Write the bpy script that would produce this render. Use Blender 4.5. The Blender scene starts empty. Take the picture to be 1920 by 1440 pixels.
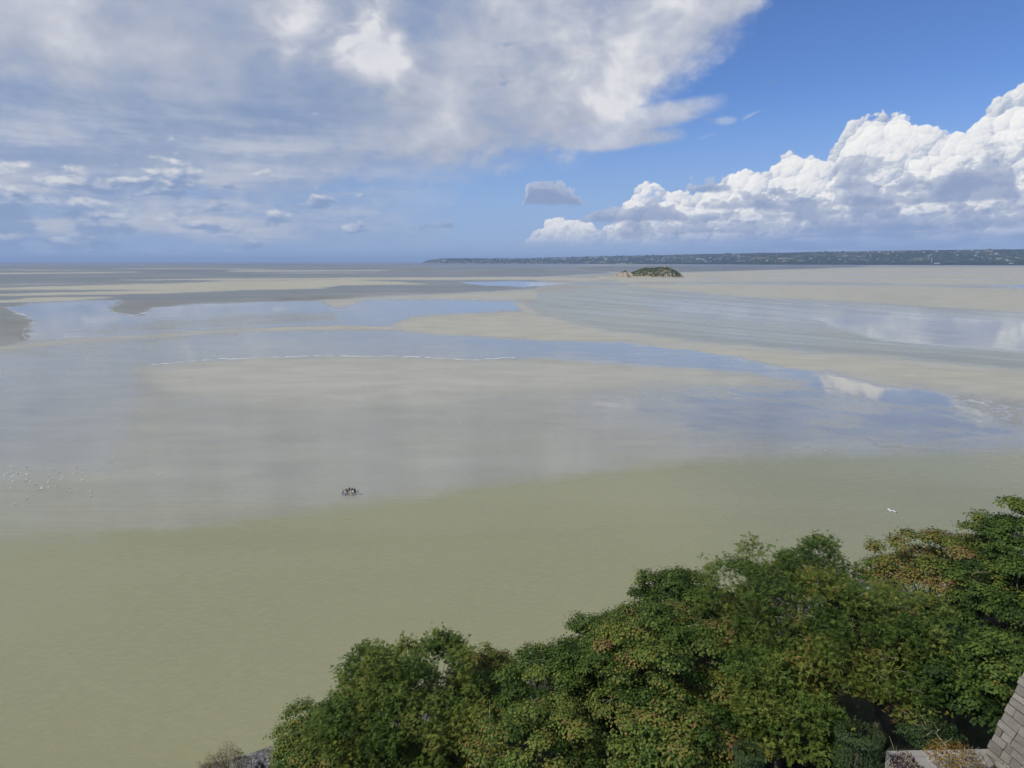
import bpy, math, random
import numpy as np
from mathutils import Vector, Matrix

# ------------------------------------------------------------------ camera, sky, sun
sc = bpy.context.scene
COL = sc.collection
R = math.radians
CAM_H = 62.0
F = 1280.0                      # focal length in photograph pixels (1920 wide)
PITCH = math.atan((720 - 490.4) / F)
cam_d = bpy.data.cameras.new('camera'); cam = bpy.data.objects.new('camera', cam_d); COL.objects.link(cam)
cam_d.sensor_width = 36.0; cam_d.lens = 36.0 * F / 1920.0
cam_d.clip_start = 0.5; cam_d.clip_end = 300000
cam.location = (0, 0, CAM_H); cam.rotation_euler = (math.pi / 2 - PITCH, 0, 0)
sc.camera = cam

SUN_EL, SUN_AZ = R(46), R(240)          # azimuth clockwise from +Y (the way the camera looks)
sun_dir = Vector((math.sin(SUN_AZ) * math.cos(SUN_EL), math.cos(SUN_AZ) * math.cos(SUN_EL), math.sin(SUN_EL)))
sd = bpy.data.lights.new('sun', 'SUN'); sd.energy = 3.6; sd.angle = R(0.53); sd.color = (1.0, 0.955, 0.89)
sun = bpy.data.objects.new('sun', sd); COL.objects.link(sun)
sun.rotation_euler = (-sun_dir).to_track_quat('-Z', 'Y').to_euler()

sc.view_settings.view_transform = 'Standard'; sc.view_settings.look = 'None'
sc.view_settings.exposure = 0.0; sc.view_settings.gamma = 1.0; sc.view_settings.use_curve_mapping = False
sc.render.engine = 'CYCLES'
sc.cycles.use_denoising = True
try: sc.cycles.denoiser = 'OPENIMAGEDENOISE'
except Exception: pass
sc.cycles.use_adaptive_sampling = True; sc.cycles.adaptive_threshold = 0.012; sc.cycles.adaptive_min_samples = 10
sc.cycles.max_bounces = 6; sc.cycles.diffuse_bounces = 3; sc.cycles.glossy_bounces = 2
sc.cycles.transmission_bounces = 2; sc.cycles.transparent_max_bounces = 6; sc.cycles.volume_bounces = 0

CP, SP = math.cos(PITCH), math.sin(PITCH)
def ray(u, v):
    """direction (per unit depth) through a photograph pixel"""
    a = (u - 960) / F; b = (720 - v) / F
    return Vector((a, CP + b * SP, -SP + b * CP))
def ground(u, v, z=0.0):
    d = ray(u, v); t = (z - CAM_H) / d.z
    return Vector((d.x * t, d.y * t, z))
def at(u, v, depth):
    d = ray(u, v)
    return Vector((0, 0, CAM_H)) + d * depth
def azel(u, v):
    d = ray(u, v).normalized()
    return math.degrees(math.atan2(d.x, d.y)), math.degrees(math.asin(d.z))

class NB:
    """small node-building helper"""
    def __init__(s, nt): s.nt = nt; s.n = nt.nodes; s.l = nt.links
    def _in(s, sock, v):
        if v is None: return
        if isinstance(v, bpy.types.NodeSocket): s.l.new(v, sock)
        else:
            try: sock.default_value = v
            except Exception: sock.default_value = (v, v, v)
    def m(s, op, a, b=None, c=None, clamp=False):
        n = s.n.new('ShaderNodeMath'); n.operation = op; n.use_clamp = clamp
        for i, v in enumerate((a, b, c)): s._in(n.inputs[i], v)
        return n.outputs[0]
    def add(s, a, b): return s.m('ADD', a, b)
    def sub(s, a, b): return s.m('SUBTRACT', a, b)
    def mul(s, a, b): return s.m('MULTIPLY', a, b)
    def mad(s, a, b, c): return s.m('MULTIPLY_ADD', a, b, c)
    def step(s, x, lo, hi, a=0.0, b=1.0, smooth=True):
        n = s.n.new('ShaderNodeMapRange'); n.interpolation_type = 'SMOOTHSTEP' if smooth else 'LINEAR'; n.clamp = True
        s._in(n.inputs['Value'], x); s._in(n.inputs['From Min'], lo); s._in(n.inputs['From Max'], hi)
        s._in(n.inputs['To Min'], a); s._in(n.inputs['To Max'], b)
        return n.outputs[0]
    def xyz(s, x, y, z=0.0):
        n = s.n.new('ShaderNodeCombineXYZ')
        for i, v in enumerate((x, y, z)): s._in(n.inputs[i], v)
        return n.outputs[0]
    def sep(s, v):
        n = s.n.new('ShaderNodeSeparateXYZ'); s._in(n.inputs[0], v); return n.outputs
    def noise(s, vec, scale, detail=4, rough=0.55, dist=0.0, dims='3D'):
        n = s.n.new('ShaderNodeTexNoise'); n.noise_dimensions = dims
        s._in(n.inputs['Vector'], vec); n.inputs['Scale'].default_value = scale
        n.inputs['Detail'].default_value = detail; n.inputs['Roughness'].default_value = rough
        n.inputs['Distortion'].default_value = dist
        return n.outputs[0]
    def voro(s, vec, scale, detail=0, rough=0.5, smooth=0.4, dims='2D', feature='SMOOTH_F1'):
        n = s.n.new('ShaderNodeTexVoronoi'); n.voronoi_dimensions = dims; n.feature = feature
        s._in(n.inputs['Vector'], vec); n.inputs['Scale'].default_value = scale
        n.inputs['Detail'].default_value = detail; n.inputs['Roughness'].default_value = rough
        if 'Smoothness' in n.inputs: n.inputs['Smoothness'].default_value = smooth
        return n
    def mix(s, f, a, b):
        n = s.n.new('ShaderNodeMix'); n.data_type = 'RGBA'; n.blend_type = 'MIX'
        s._in(n.inputs[0], f)
        for k, v in ((6, a), (7, b)):
            if isinstance(v, (tuple, list)): v = tuple(v) + (1.0,) * (4 - len(v))
            s._in(n.inputs[k], v)
        return n.outputs[2]
    def ramp(s, f, stops, interp='LINEAR'):
        n = s.n.new('ShaderNodeValToRGB'); n.color_ramp.interpolation = interp
        e = n.color_ramp.elements
        while len(e) < len(stops): e.new(0.5)
        for el, (p, c) in zip(e, stops): el.position = p; el.color = tuple(c) + (1.0,) * (4 - len(c))
        s._in(n.inputs[0], f); return n.outputs[0]
    def attr(s, name, out='Fac'):
        n = s.n.new('ShaderNodeAttribute'); n.attribute_name = name; return n.outputs[out]
    def curve(s, x, pts, x0, x1, y0, y1):
        """piecewise curve through pts (x, y); returns y"""
        t = s.step(x, x0, x1, 0.0, 1.0, smooth=False)
        n = s.n.new('ShaderNodeFloatCurve'); cv = n.mapping.curves[0]; n.mapping.use_clip = False
        P = [((px - x0) / (x1 - x0), (py - y0) / (y1 - y0)) for px, py in pts]
        P.sort()
        while len(cv.points) < len(P): cv.points.new(0.5, 0.5)
        for q, p in zip(cv.points, P): q.location = p; q.handle_type = 'VECTOR'
        n.mapping.update()
        s._in(n.inputs['Value'], t)
        return s.mad(n.outputs[0], y1 - y0, y0)

world = bpy.data.worlds.new('World'); sc.world = world; world.use_nodes = True
SKY_STRENGTH = 0.10
SKY_TINT = (0.64, 0.80, 1.14, 1.0)
def build_world():
    nt = world.node_tree; nt.nodes.clear(); N = NB(nt)
    out = nt.nodes.new('ShaderNodeOutputWorld')
    sky = nt.nodes.new('ShaderNodeTexSky'); sky.sky_type = 'NISHITA'; sky.sun_disc = False
    sky.sun_elevation = SUN_EL; sky.sun_rotation = SUN_AZ
    sky.altitude = 60; sky.air_density = 1.0; sky.dust_density = 0.2; sky.ozone_density = 4.0
    tc = nt.nodes.new('ShaderNodeTexCoord')
    x, y, z = N.sep(tc.outputs['Generated'])
    DEG = 180 / math.pi
    A = N.mul(N.m('ARCTAN2', x, y), DEG)
    E = N.mul(N.m('ARCSINE', N.m('MAXIMUM', z, 0.0)), DEG)
    S = 1.0 / SKY_STRENGTH
    def c(r, g, b): return (r * S, g * S, b * S)
    def prof(pts): return [azel(u, v) for u, v in pts]
    k_deg = 1280 / 57.3
    def blob(u, v, rx, ry, tilt=0.0):
        a0, e0 = azel(u, v)
        dx = N.mul(N.sub(A, a0), k_deg / rx); dy = N.mul(N.mad(N.sub(A, a0), -tilt, N.sub(E, e0)), k_deg / ry)
        return N.sub(1.0, N.m('SQRT', N.mad(dx, dx, N.mul(dy, dy))))
    P2 = N.xyz(A, E, 0.0)
    tint = N.n.new('ShaderNodeMix'); tint.data_type = 'RGBA'; tint.blend_type = 'MULTIPLY'; tint.inputs[0].default_value = 1.0
    nt.links.new(sky.outputs[0], tint.inputs[6]); tint.inputs[7].default_value = SKY_TINT
    clear = N.mix(N.step(E, 0.0, 13.0, 0.85, 0.0), tint.outputs[2], c(0.31, 0.43, 0.675))

    # ---------------- branch 1: high cloud sheet and the low broken cloud over the sea on the left
    Ps = N.xyz(A, N.mul(E, 1.5), 3.0)
    n_big = N.noise(Ps, 0.07, 3, 0.5)
    n_mid = N.noise(Ps, 0.17, 6, 0.58, 0.2)
    n_str = N.noise(N.xyz(N.mad(E, 1.0, N.mul(A, 0.55)), N.mad(A, -0.10, E), 7.0), 0.30, 4, 0.55)
    n_fine = N.noise(N.xyz(A, N.mul(E, 1.3), 12.0), 0.75, 4, 0.6)
    low = prof([(-200, 400), (0, 395), (200, 375), (500, 350), (700, 340), (900, 318), (1060, 292), (1170, 250), (1215, 190), (1290, 150), (1350, 100), (1425, 30)])
    low = [(-180, 9), (-90, 8.5), (-60, 7.0)] + low + [(21.5, 24), (27, 36), (60, 48), (110, 38), (140, 20), (180, 9)]
    lo_e = N.curve(A, low, -180, 180, 0, 60)
    dS = N.sub(E, lo_e)
    mS = N.step(N.add(dS, N.add(N.mul(N.sub(n_mid, 0.5), 5.0), N.mul(N.sub(n_fine, 0.5), 2.6))), -1.1, 2.2)
    tg = N.m('MAXIMUM', blob(1150, 238, 190, 30, 0.16), blob(1120, 258, 170, 26, 0.0))
    mT = N.step(N.add(tg, N.mul(N.sub(n_mid, 0.5), 1.2)), -0.05, 0.45)
    mS = N.m('MAXIMUM', mS, N.mul(mT, 0.85))
    thin = N.step(N.mad(n_big, 0.6, N.mul(n_mid, 0.5)), 0.40, 0.58, 0.82, 0.99)
    mS = N.mul(mS, thin)
    bri = N.mad(N.sub(n_mid, 0.5), 0.95, N.step(A, -34, 14, 0.40, 0.62, smooth=False))
    bri = N.mad(N.sub(n_big, 0.5), 0.7, bri)
    bri = N.mad(N.sub(n_fine, 0.5), 0.24, bri)
    for (u, v, rx, ry, g) in ((575, 45, 95, 75, 0.42), (705, 95, 90, 85, 0.48), (920, 80, 330, 150, 0.14), (1240, 100, 260, 150, 0.22),
                              (60, 245, 130, 50, 0.34), (330, 178, 120, 36, 0.22), (30, 60, 150, 120, 0.2)):
        bri = N.mad(N.step(N.mad(N.sub(n_mid, 0.5), 1.6, blob(u, v, rx, ry)), 0.0, 0.9), g, bri)
    for (u, v, rx, ry, g) in ((400, 225, 300, 90, -0.34), (60, 190, 240, 40, -0.2), (640, 195, 220, 60, -0.2)):
        bri = N.mad(N.step(blob(u, v, rx, ry), 0.0, 0.9), g, bri)
    cS = N.ramp(bri, [(0.0, c(0.235, 0.315, 0.49)), (0.38, c(0.335, 0.40, 0.54)), (0.62, c(0.44, 0.48, 0.58)), (0.82, c(0.56, 0.585, 0.66)), (1.0, c(0.74, 0.75, 0.78))])
    col = N.mix(mS, clear, cS)
    nl = N.noise(N.xyz(N.mul(A, 0.62), N.mul(E, 1.3), 1.0), 0.55, 4, 0.55)
    nl2 = N.noise(N.xyz(N.mad(A, 0.62, -0.15), N.mad(E, 1.3, 0.5), 1.0), 0.55, 4, 0.55)
    band = N.step(E, 9.0, 5.5)
    cov = N.mul(N.add(N.step(A, -10, -32, 0.0, 0.25), N.step(A, 70, 95, 0.0, 0.16)), band)
    n_vl = N.noise(N.xyz(N.mul(A, 0.16), N.mul(E, 1.1), 5.0), 0.55, 5, 0.58)
    vl = N.mul(N.mul(N.step(A, 0, -20), N.step(A, -150, -110)), N.mul(N.step(E, 0.2, 2.5), N.step(E, 14, 7)))
    col = N.mix(N.mul(vl, N.step(n_vl, 0.32, 0.62, 0.40, 0.97)), col, N.mix(N.step(N.mad(n_fine, 0.22, N.mul(n_vl, 0.88)), 0.42, 0.72), c(0.27, 0.36, 0.55), c(0.52, 0.56, 0.65)))
    puff = None; rise = 0.0
    for (u, v, rx, ry) in ((285, 342, 105, 36), (40, 368, 95, 46), (518, 412, 36, 26), (395, 428, 66, 22), (655, 428, 36, 13), (590, 380, 44, 12), (430, 352, 52, 18),
                           (480, 460, 40, 14), (845, 424, 110, 12), (940, 434, 60, 9), (235, 432, 90, 22), (150, 402, 110, 24), (100, 452, 120, 12)):
        bl = blob(u, v, rx, ry); e0 = azel(u, v)[1]
        puff = bl if puff is None else N.m('MAXIMUM', puff, bl)
        rise = N.mad(N.mul(N.step(bl, -0.35, 0.4), N.sub(E, e0)), k_deg / ry, rise)
    x_ = N.m('MAXIMUM', N.mad(N.sub(nl, 0.5), 3.4, N.sub(puff, 0.22)), N.mul(N.add(N.sub(nl, 0.665), cov), 3.2))
    mL = N.mul(N.step(x_, 0.0, 0.42), N.step(E, 0.2, 1.3))
    litL = N.step(N.add(N.mul(N.sub(nl, nl2), 2.6), N.mul(N.m('MAXIMUM', N.m('MINIMUM', rise, 1.0), -1.0), 0.42)), -0.18, 0.62)
    litL = N.mul(litL, N.step(A, -2.0, -8.0, 0.15, 1.0))
    cL = N.mix(litL, c(0.24, 0.33, 0.52), c(0.76, 0.76, 0.77))
    cL = N.mix(N.step(E, 0.0, 7.0, 0.5, 0.0), cL, c(0.27, 0.38, 0.60))
    col = N.mix(N.mul(mL, 0.85), col, cL)
    mB = N.m('MAXIMUM', N.m('MAXIMUM', blob(1420, 217, 30, 9, 0.25), blob(1360, 226, 24, 9)), N.mul(blob(1370, 262, 70, 13), 0.8))
    mB = N.step(N.add(mB, N.mul(N.sub(n_str, 0.5), 1.4)), 0.1, 0.8)
    col1 = N.mix(N.mul(mB, 0.5), col, c(0.52, 0.58, 0.70))

    # ---------------- branch 2: the towering cumulus bank on the right, lit from the left behind the camera
    top = prof([(950, 462), (985, 452), (1002, 424), (1030, 408), (1085, 408), (1115, 432), (1165, 400), (1180, 360), (1200, 346), (1240, 340), (1272, 362), (1300, 368), (1355, 340),
                (1368, 318), (1408, 310), (1422, 326), (1465, 288), (1490, 280), (1545, 292), (1568, 290), (1574, 232), (1600, 214), (1650, 210), (1695, 203), (1712, 216),
                (1718, 238), (1790, 246), (1822, 250), (1850, 238), (1856, 190), (1880, 166), (1915, 155), (1990, 150)])
    top = [(-180, 0.2), (-4, 0.2)] + top + [(43, 10.5), (48, 13), (55, 9), (64, 7), (72, 8.5), (84, 5), (100, 6.5), (118, 4), (140, 3), (160, 1.0), (180, 0.2)]
    wob = N.sub(N.noise(P2, 1.3, 4, 0.6), 0.5); wob2 = N.sub(N.noise(N.xyz(A, E, 9.0), 1.3, 4, 0.6), 0.5)
    wx = N.mad(wob, 0.75, A); wy = N.mad(wob2, 0.75, E)
    # heaped round billows at three sizes: each swells out of its own centre and is lit on its sunward side
    b0 = 0.0; slope = 0.0
    for sc_, wt in ((0.40, 0.46), (0.95, 0.32), (2.1, 0.22)):
        vo = N.voro(N.xyz(wx, wy, 0.0), sc_, 0, feature='F1'); px, py, pz = N.sep(vo.outputs['Position'])
        b0 = N.mad(vo.outputs['Distance'], wt, b0)
        slope = N.mad(N.mad(N.sub(wx, px), -0.62 * sc_, N.mul(N.sub(wy, py), 0.78 * sc_)), wt, slope)
    n_f = N.noise(N.xyz(N.mul(A, 0.8), E, 2.0), 1.3, 6, 0.6)
    t_e = N.curve(N.mad(wob, 0.3, A), top, -180, 180, 0, 60)
    dC = N.add(N.sub(t_e, E), N.add(N.mul(N.sub(0.40, b0), 1.6), N.mul(N.sub(n_f, 0.5), 0.2)))
    mC = N.step(dC, 0.0, 0.16)
    lit = N.add(0.70, N.add(N.mul(slope, 0.95), N.add(N.mul(N.sub(0.40, b0), 0.35), N.mul(N.sub(n_f, 0.5), 0.25))))
    deep = N.step(N.sub(t_e, E), 2.0, 8.5)
    n_lo = N.noise(N.xyz(N.mul(A, 0.7), N.mul(E, 1.6), 4.0), 0.38, 3, 0.55)
    lit = N.mad(N.mul(deep, N.step(n_lo, 0.42, 0.66)), -0.55, lit)
    lit = N.mad(N.step(E, 3.2, 0.6), -0.25, lit)
    cC = N.ramp(lit, [(0.0, c(0.33, 0.41, 0.58)), (0.32, c(0.52, 0.575, 0.68)), (0.60, c(0.78, 0.79, 0.82)), (1.0, c(0.93, 0.925, 0.91))])
    cC = N.mix(N.step(E, 0.3, 4.5, 0.65, 0.0), cC, c(0.30, 0.39, 0.60))
    n_g = N.noise(N.xyz(N.mul(A, 0.60), N.mul(E, 1.15), 6.0), 0.62, 5, 0.56)
    mC = N.mul(mC, N.step(E, 0.9, 2.4))
    mC = N.mul(mC, N.sub(1.0, N.mul(N.step(A, 17, 10), N.mul(N.step(n_g, 0.42, 0.32, 0.0, 0.8), N.step(E, 1.6, 2.6)))))
    col = N.mix(mC, clear, cC)
    zone = N.mul(N.step(E, 1.2, 2.4), N.mul(N.step(N.sub(t_e, E), 0.3, 2.6), N.step(E, 9.0, 5.0, 0.55, 1.0)))
    xg = N.sub(N.add(N.mad(zone, 0.30, n_g), N.mul(N.step(A, 20, 9), 0.05)), 0.74)
    mG = N.mul(N.step(xg, 0.0, 0.05), zone)
    cG = N.mix(N.step(N.add(xg, N.mul(slope, -0.12)), -0.02, 0.16), c(0.55, 0.60, 0.69), c(0.285, 0.36, 0.54))
    col = N.mix(N.mul(mG, 0.85), col, cG)
    def row(tops, bottom_v, off, alpha):
        tp = prof(tops); b_e = azel(1400, bottom_v)[1]
        tail = [(tp[-1][0] + 0.3, b_e - 2), (180, b_e - 2)] if tp[-1][0] < 36 else [(60, b_e + 1.5), (85, b_e - 2), (180, b_e - 2)]
        tp = [(-180, b_e - 2), (tp[0][0] - 0.3, b_e - 2)] + tp + tail
        t = N.curve(A, tp, -180, 180, -3, 60)
        nn = N.sub(n_f, 0.5) if off > 0 else N.sub(0.5, n_f)
        d = N.add(N.add(N.sub(t, E), N.mul(nn, 2.6)), N.mul(N.sub(0.4, b0), 1.3))
        mk = N.mul(N.step(d, 0.0, 0.34), N.step(N.add(N.sub(E, b_e), N.mul(nn, 0.7)), -0.12, 0.22))
        sh = N.step(N.add(N.sub(t, E), N.mul(nn, 1.8)), -0.1, 1.1, 0.0, 1.0)
        cc = N.mix(sh, c(0.52, 0.57, 0.68), c(0.275, 0.35, 0.535))
        return N.mul(mk, alpha), cc
    for args in (([(968, 370), (990, 342), (1020, 330), (1050, 340), (1075, 350), (1106, 370)], 379, 1, 0.92),
                 ([(1265, 350), (1300, 334), (1350, 334), (1392, 352)], 358, -1, 0.85),
                 ([(1285, 392), (1340, 370), (1420, 372), (1440, 345), (1475, 380), (1530, 385), (1600, 352), (1660, 345), (1700, 372), (1760, 335), (1800, 300), (1860, 310), (1925, 292)], 392, 1, 0.80),
                 ([(1080, 402), (1130, 384), (1170, 392), (1215, 368), (1260, 384), (1298, 402)], 413, -1, 0.85),
                 ([(1000, 436), (1040, 428), (1065, 436), (1130, 436), (1160, 424), (1240, 430), (1330, 415), (1420, 424), (1520, 412), (1640, 405), (1760, 400), (1925, 395)], 436, -1, 0.8)):
        mk, cc = row(*args); col = N.mix(mk, col, cc)
    veil = N.mul(N.step(A, 8, 22), N.mul(N.step(E, 4.2, 1.8), N.step(A, 120, 70)))
    n_v = N.noise(N.xyz(N.mul(A, 0.22), N.mul(E, 1.7), 2.0), 0.9, 3, 0.55)
    col2 = N.mix(N.mul(veil, N.step(n_v, 0.36, 0.62, 0.85, 0.35)), col, c(0.25, 0.35, 0.585))

    # the bank fills the sky below this line, everything else lies above it or to the left
    split = [(-180, -1), (-5.5, -1), (-5.2, 6.0), (7, 6.6), (12, 8.2), (17, 10.0), (22, 12.5), (26, 15), (33, 17), (48, 17.5), (60, 12), (110, 10), (150, 6), (170, 2), (180, -1)]
    fac = N.m('GREATER_THAN', N.curve(A, split, -180, 180, -3, 60), E)
    b1_, b2_ = nt.nodes.new('ShaderNodeBackground'), nt.nodes.new('ShaderNodeBackground')
    for b, cl in ((b1_, col1), (b2_, col2)):
        b.inputs['Strength'].default_value = SKY_STRENGTH; nt.links.new(cl, b.inputs['Color'])
    mx = nt.nodes.new('ShaderNodeMixShader'); nt.links.new(fac, mx.inputs[0]); nt.links.new(b1_.outputs[0], mx.inputs[1]); nt.links.new(b2_.outputs[0], mx.inputs[2])
    nt.links.new(mx.outputs[0], out.inputs[0])
build_world()
world.cycles.sampling_method = 'NONE'

# ------------------------------------------------------------------ helpers
rng = np.random.default_rng(11)
random.seed(5)
def tag(o, label=None, cat=None, group=None, kind=None):
    if label: o['label'] = label
    if cat: o['category'] = cat
    if group: o['group'] = group
    if kind: o['kind'] = kind
    return o
def empty(name, loc, rz=0.0):
    o = bpy.data.objects.new(name, None); COL.objects.link(o); o.location = loc; o.rotation_euler = (0, 0, rz)
    o.empty_display_size = 0.5
    return o
def link(name, me, parent=None, loc=None):
    o = bpy.data.objects.new(name, me); COL.objects.link(o)
    if parent is not None: o.parent = parent
    if loc is not None: o.location = loc
    return o
def mesh_np(name, V, Fc, mat=None, smooth=False, attrs=None, face_attrs=None):
    """V (n,3); Fc (m,k) faces all with k corners"""
    V = np.asarray(V, np.float32); Fc = np.asarray(Fc, np.int32)
    me = bpy.data.meshes.new(name)
    m, k = Fc.shape
    me.vertices.add(len(V)); me.vertices.foreach_set('co', V.ravel())
    me.loops.add(m * k); me.loops.foreach_set('vertex_index', Fc.ravel())
    me.polygons.add(m); me.polygons.foreach_set('loop_start', np.arange(0, m * k, k, dtype=np.int32))
    try: me.polygons.foreach_set('loop_total', np.full(m, k, np.int32))
    except Exception: pass
    if smooth: me.polygons.foreach_set('use_smooth', np.ones(m, bool))
    for dom, d in (('POINT', attrs), ('FACE', face_attrs)):
        for nm, arr in (d or {}).items():
            a = me.attributes.new(nm, 'FLOAT', dom); a.data.foreach_set('value', np.asarray(arr, np.float32))
    me.update(calc_edges=True); me.validate()
    if mat: me.materials.append(mat)
    return me
class MB:
    """collects mixed tris and quads"""
    def __init__(s): s.v = []; s.f = []; s.mi = []
    def add(s, V, Fs, mi=0):
        o = len(s.v); s.v += [tuple(p) for p in V]; s.f += [tuple(i + o for i in f) for f in Fs]; s.mi += [mi] * len(Fs)
    def tube(s, pts, rad, n=6, mi=0, caps=True):
        pts = [Vector(p) for p in pts]; V = []; Fs = []
        for i, p in enumerate(pts):
            d = (pts[min(i + 1, len(pts) - 1)] - pts[max(i - 1, 0)]).normalized()
            a = d.orthogonal().normalized() if i == 0 else (a - d * a.dot(d)).normalized()
            b = d.cross(a)
            for j in range(n):
                t = 2 * math.pi * j / n; V.append(p + (a * math.cos(t) + b * math.sin(t)) * rad[i])
        for i in range(len(pts) - 1):
            for j in range(n):
                Fs.append((i * n + j, i * n + (j + 1) % n, (i + 1) * n + (j + 1) % n, (i + 1) * n + j))
        if caps: Fs += [tuple(range(n - 1, -1, -1)), tuple(range((len(pts) - 1) * n, len(pts) * n))]
        s.add(V, Fs, mi)
    def ball(s, c, r, n=6, m=8, mi=0):
        V = []; Fs = []
        for i in range(n + 1):
            th = math.pi * i / n
            for j in range(m):
                ph = 2 * math.pi * j / m
                V.append((c[0] + r[0] * math.sin(th) * math.cos(ph), c[1] + r[1] * math.sin(th) * math.sin(ph), c[2] + r[2] * math.cos(th)))
        for i in range(n):
            for j in range(m):
                Fs.append((i * m + j, (i + 1) * m + j, (i + 1) * m + (j + 1) % m, i * m + (j + 1) % m))
        s.add(V, Fs, mi)
    def mesh(s, name, mats=(), smooth=True):
        me = bpy.data.meshes.new(name); me.from_pydata(s.v, [], s.f)
        for mt in mats: me.materials.append(mt)
        me.polygons.foreach_set('material_index', s.mi)
        me.polygons.foreach_set('use_smooth', [smooth] * len(s.f)); me.update(); me.validate()
        return me
def vnoise(x, y, seed=0):
    xi = np.floor(x).astype(np.int64); yi = np.floor(y).astype(np.int64); fx = x - xi; fy = y - yi
    fx = fx * fx * (3 - 2 * fx); fy = fy * fy * (3 - 2 * fy)
    def h(a, b):
        n = (a * 374761393 + b * 668265263 + seed * 974711) & 0x7fffffff
        n = ((n ^ (n >> 13)) * 1274126177) & 0x7fffffff
        return ((n ^ (n >> 16)) & 0xffff) / 65535.0
    return (h(xi, yi) * (1 - fx) + h(xi + 1, yi) * fx) * (1 - fy) + (h(xi, yi + 1) * (1 - fx) + h(xi + 1, yi + 1) * fx) * fy
def fbm(x, y, seed=0, oct=4, gain=0.5):
    s = 0; a = 1; t = 0
    for i in range(oct):
        s = s + a * vnoise(x * 2 ** i, y * 2 ** i, seed + i * 17); t += a; a *= gain
    return s / t
def material(name):
    m = bpy.data.materials.new(name); m.use_nodes = True; nt = m.node_tree; nt.nodes.clear(); N = NB(nt)
    out = nt.nodes.new('ShaderNodeOutputMaterial')
    return m, N, out
def principled(N, color, rough=0.8, spec=0.3, normal=None, ior=1.45):
    p = N.n.new('ShaderNodeBsdfPrincipled')
    N._in(p.inputs['Base Color'], tuple(color) + (1.0,) if isinstance(color, tuple) and len(color) == 3 else color)
    N._in(p.inputs['Roughness'], rough); N._in(p.inputs['Specular IOR Level'], spec); p.inputs['IOR'].default_value = ior
    if normal is not None: N.l.new(normal, p.inputs['Normal'])
    return p.outputs[0]
def bump(N, h, strength=0.3, dist=0.1):
    b = N.n.new('ShaderNodeBump'); N._in(b.inputs['Strength'], strength); b.inputs['Distance'].default_value = dist
    N.l.new(h, b.inputs['Height']); return b.outputs[0]
def simple(name, col, rough=0.8, var=0.15, scale=3.0, spec=0.3):
    m, N, out = material(name)
    n = N.noise(N.n.new('ShaderNodeTexCoord').outputs['Object'], scale, 4)
    k = N.step(n, 0.3, 0.7, 1 - var, 1 + var, smooth=False)
    mx = N.n.new('ShaderNodeVectorMath'); mx.operation = 'SCALE'; mx.inputs[0].default_value = col; N.l.new(k, mx.inputs['Scale'])
    N.l.new(principled(N, mx.outputs[0], rough, spec), out.inputs[0]); return m

# ------------------------------------------------------------------ ground fields traced over the flats
def poly_sd(u, v, poly):
    """signed distance (positive inside) in traced units"""
    P = np.array(poly, float); d2 = np.full(u.shape, 1e18); inside = np.zeros(u.shape, bool)
    for i in range(len(P)):
        ax, ay = P[i]; bx, by = P[(i + 1) % len(P)]
        ex, ey = bx - ax, by - ay; wx, wy = u - ax, v - ay
        t = np.clip((wx * ex + wy * ey) / (ex * ex + ey * ey + 1e-9), 0, 1)
        d2 = np.minimum(d2, (wx - ex * t) ** 2 + (wy - ey * t) ** 2)
        cnd = (ay > v) != (by > v)
        xx = ax + (v - ay) * ex / (ey if abs(ey) > 1e-9 else 1e-9)
        inside ^= cnd & (u < xx)
    d = np.sqrt(d2)
    return np.where(inside, d, -d)
def sstep(x, a, b):
    t = np.clip((x - a) / (b - a), 0, 1); return t * t * (3 - 2 * t)

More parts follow.
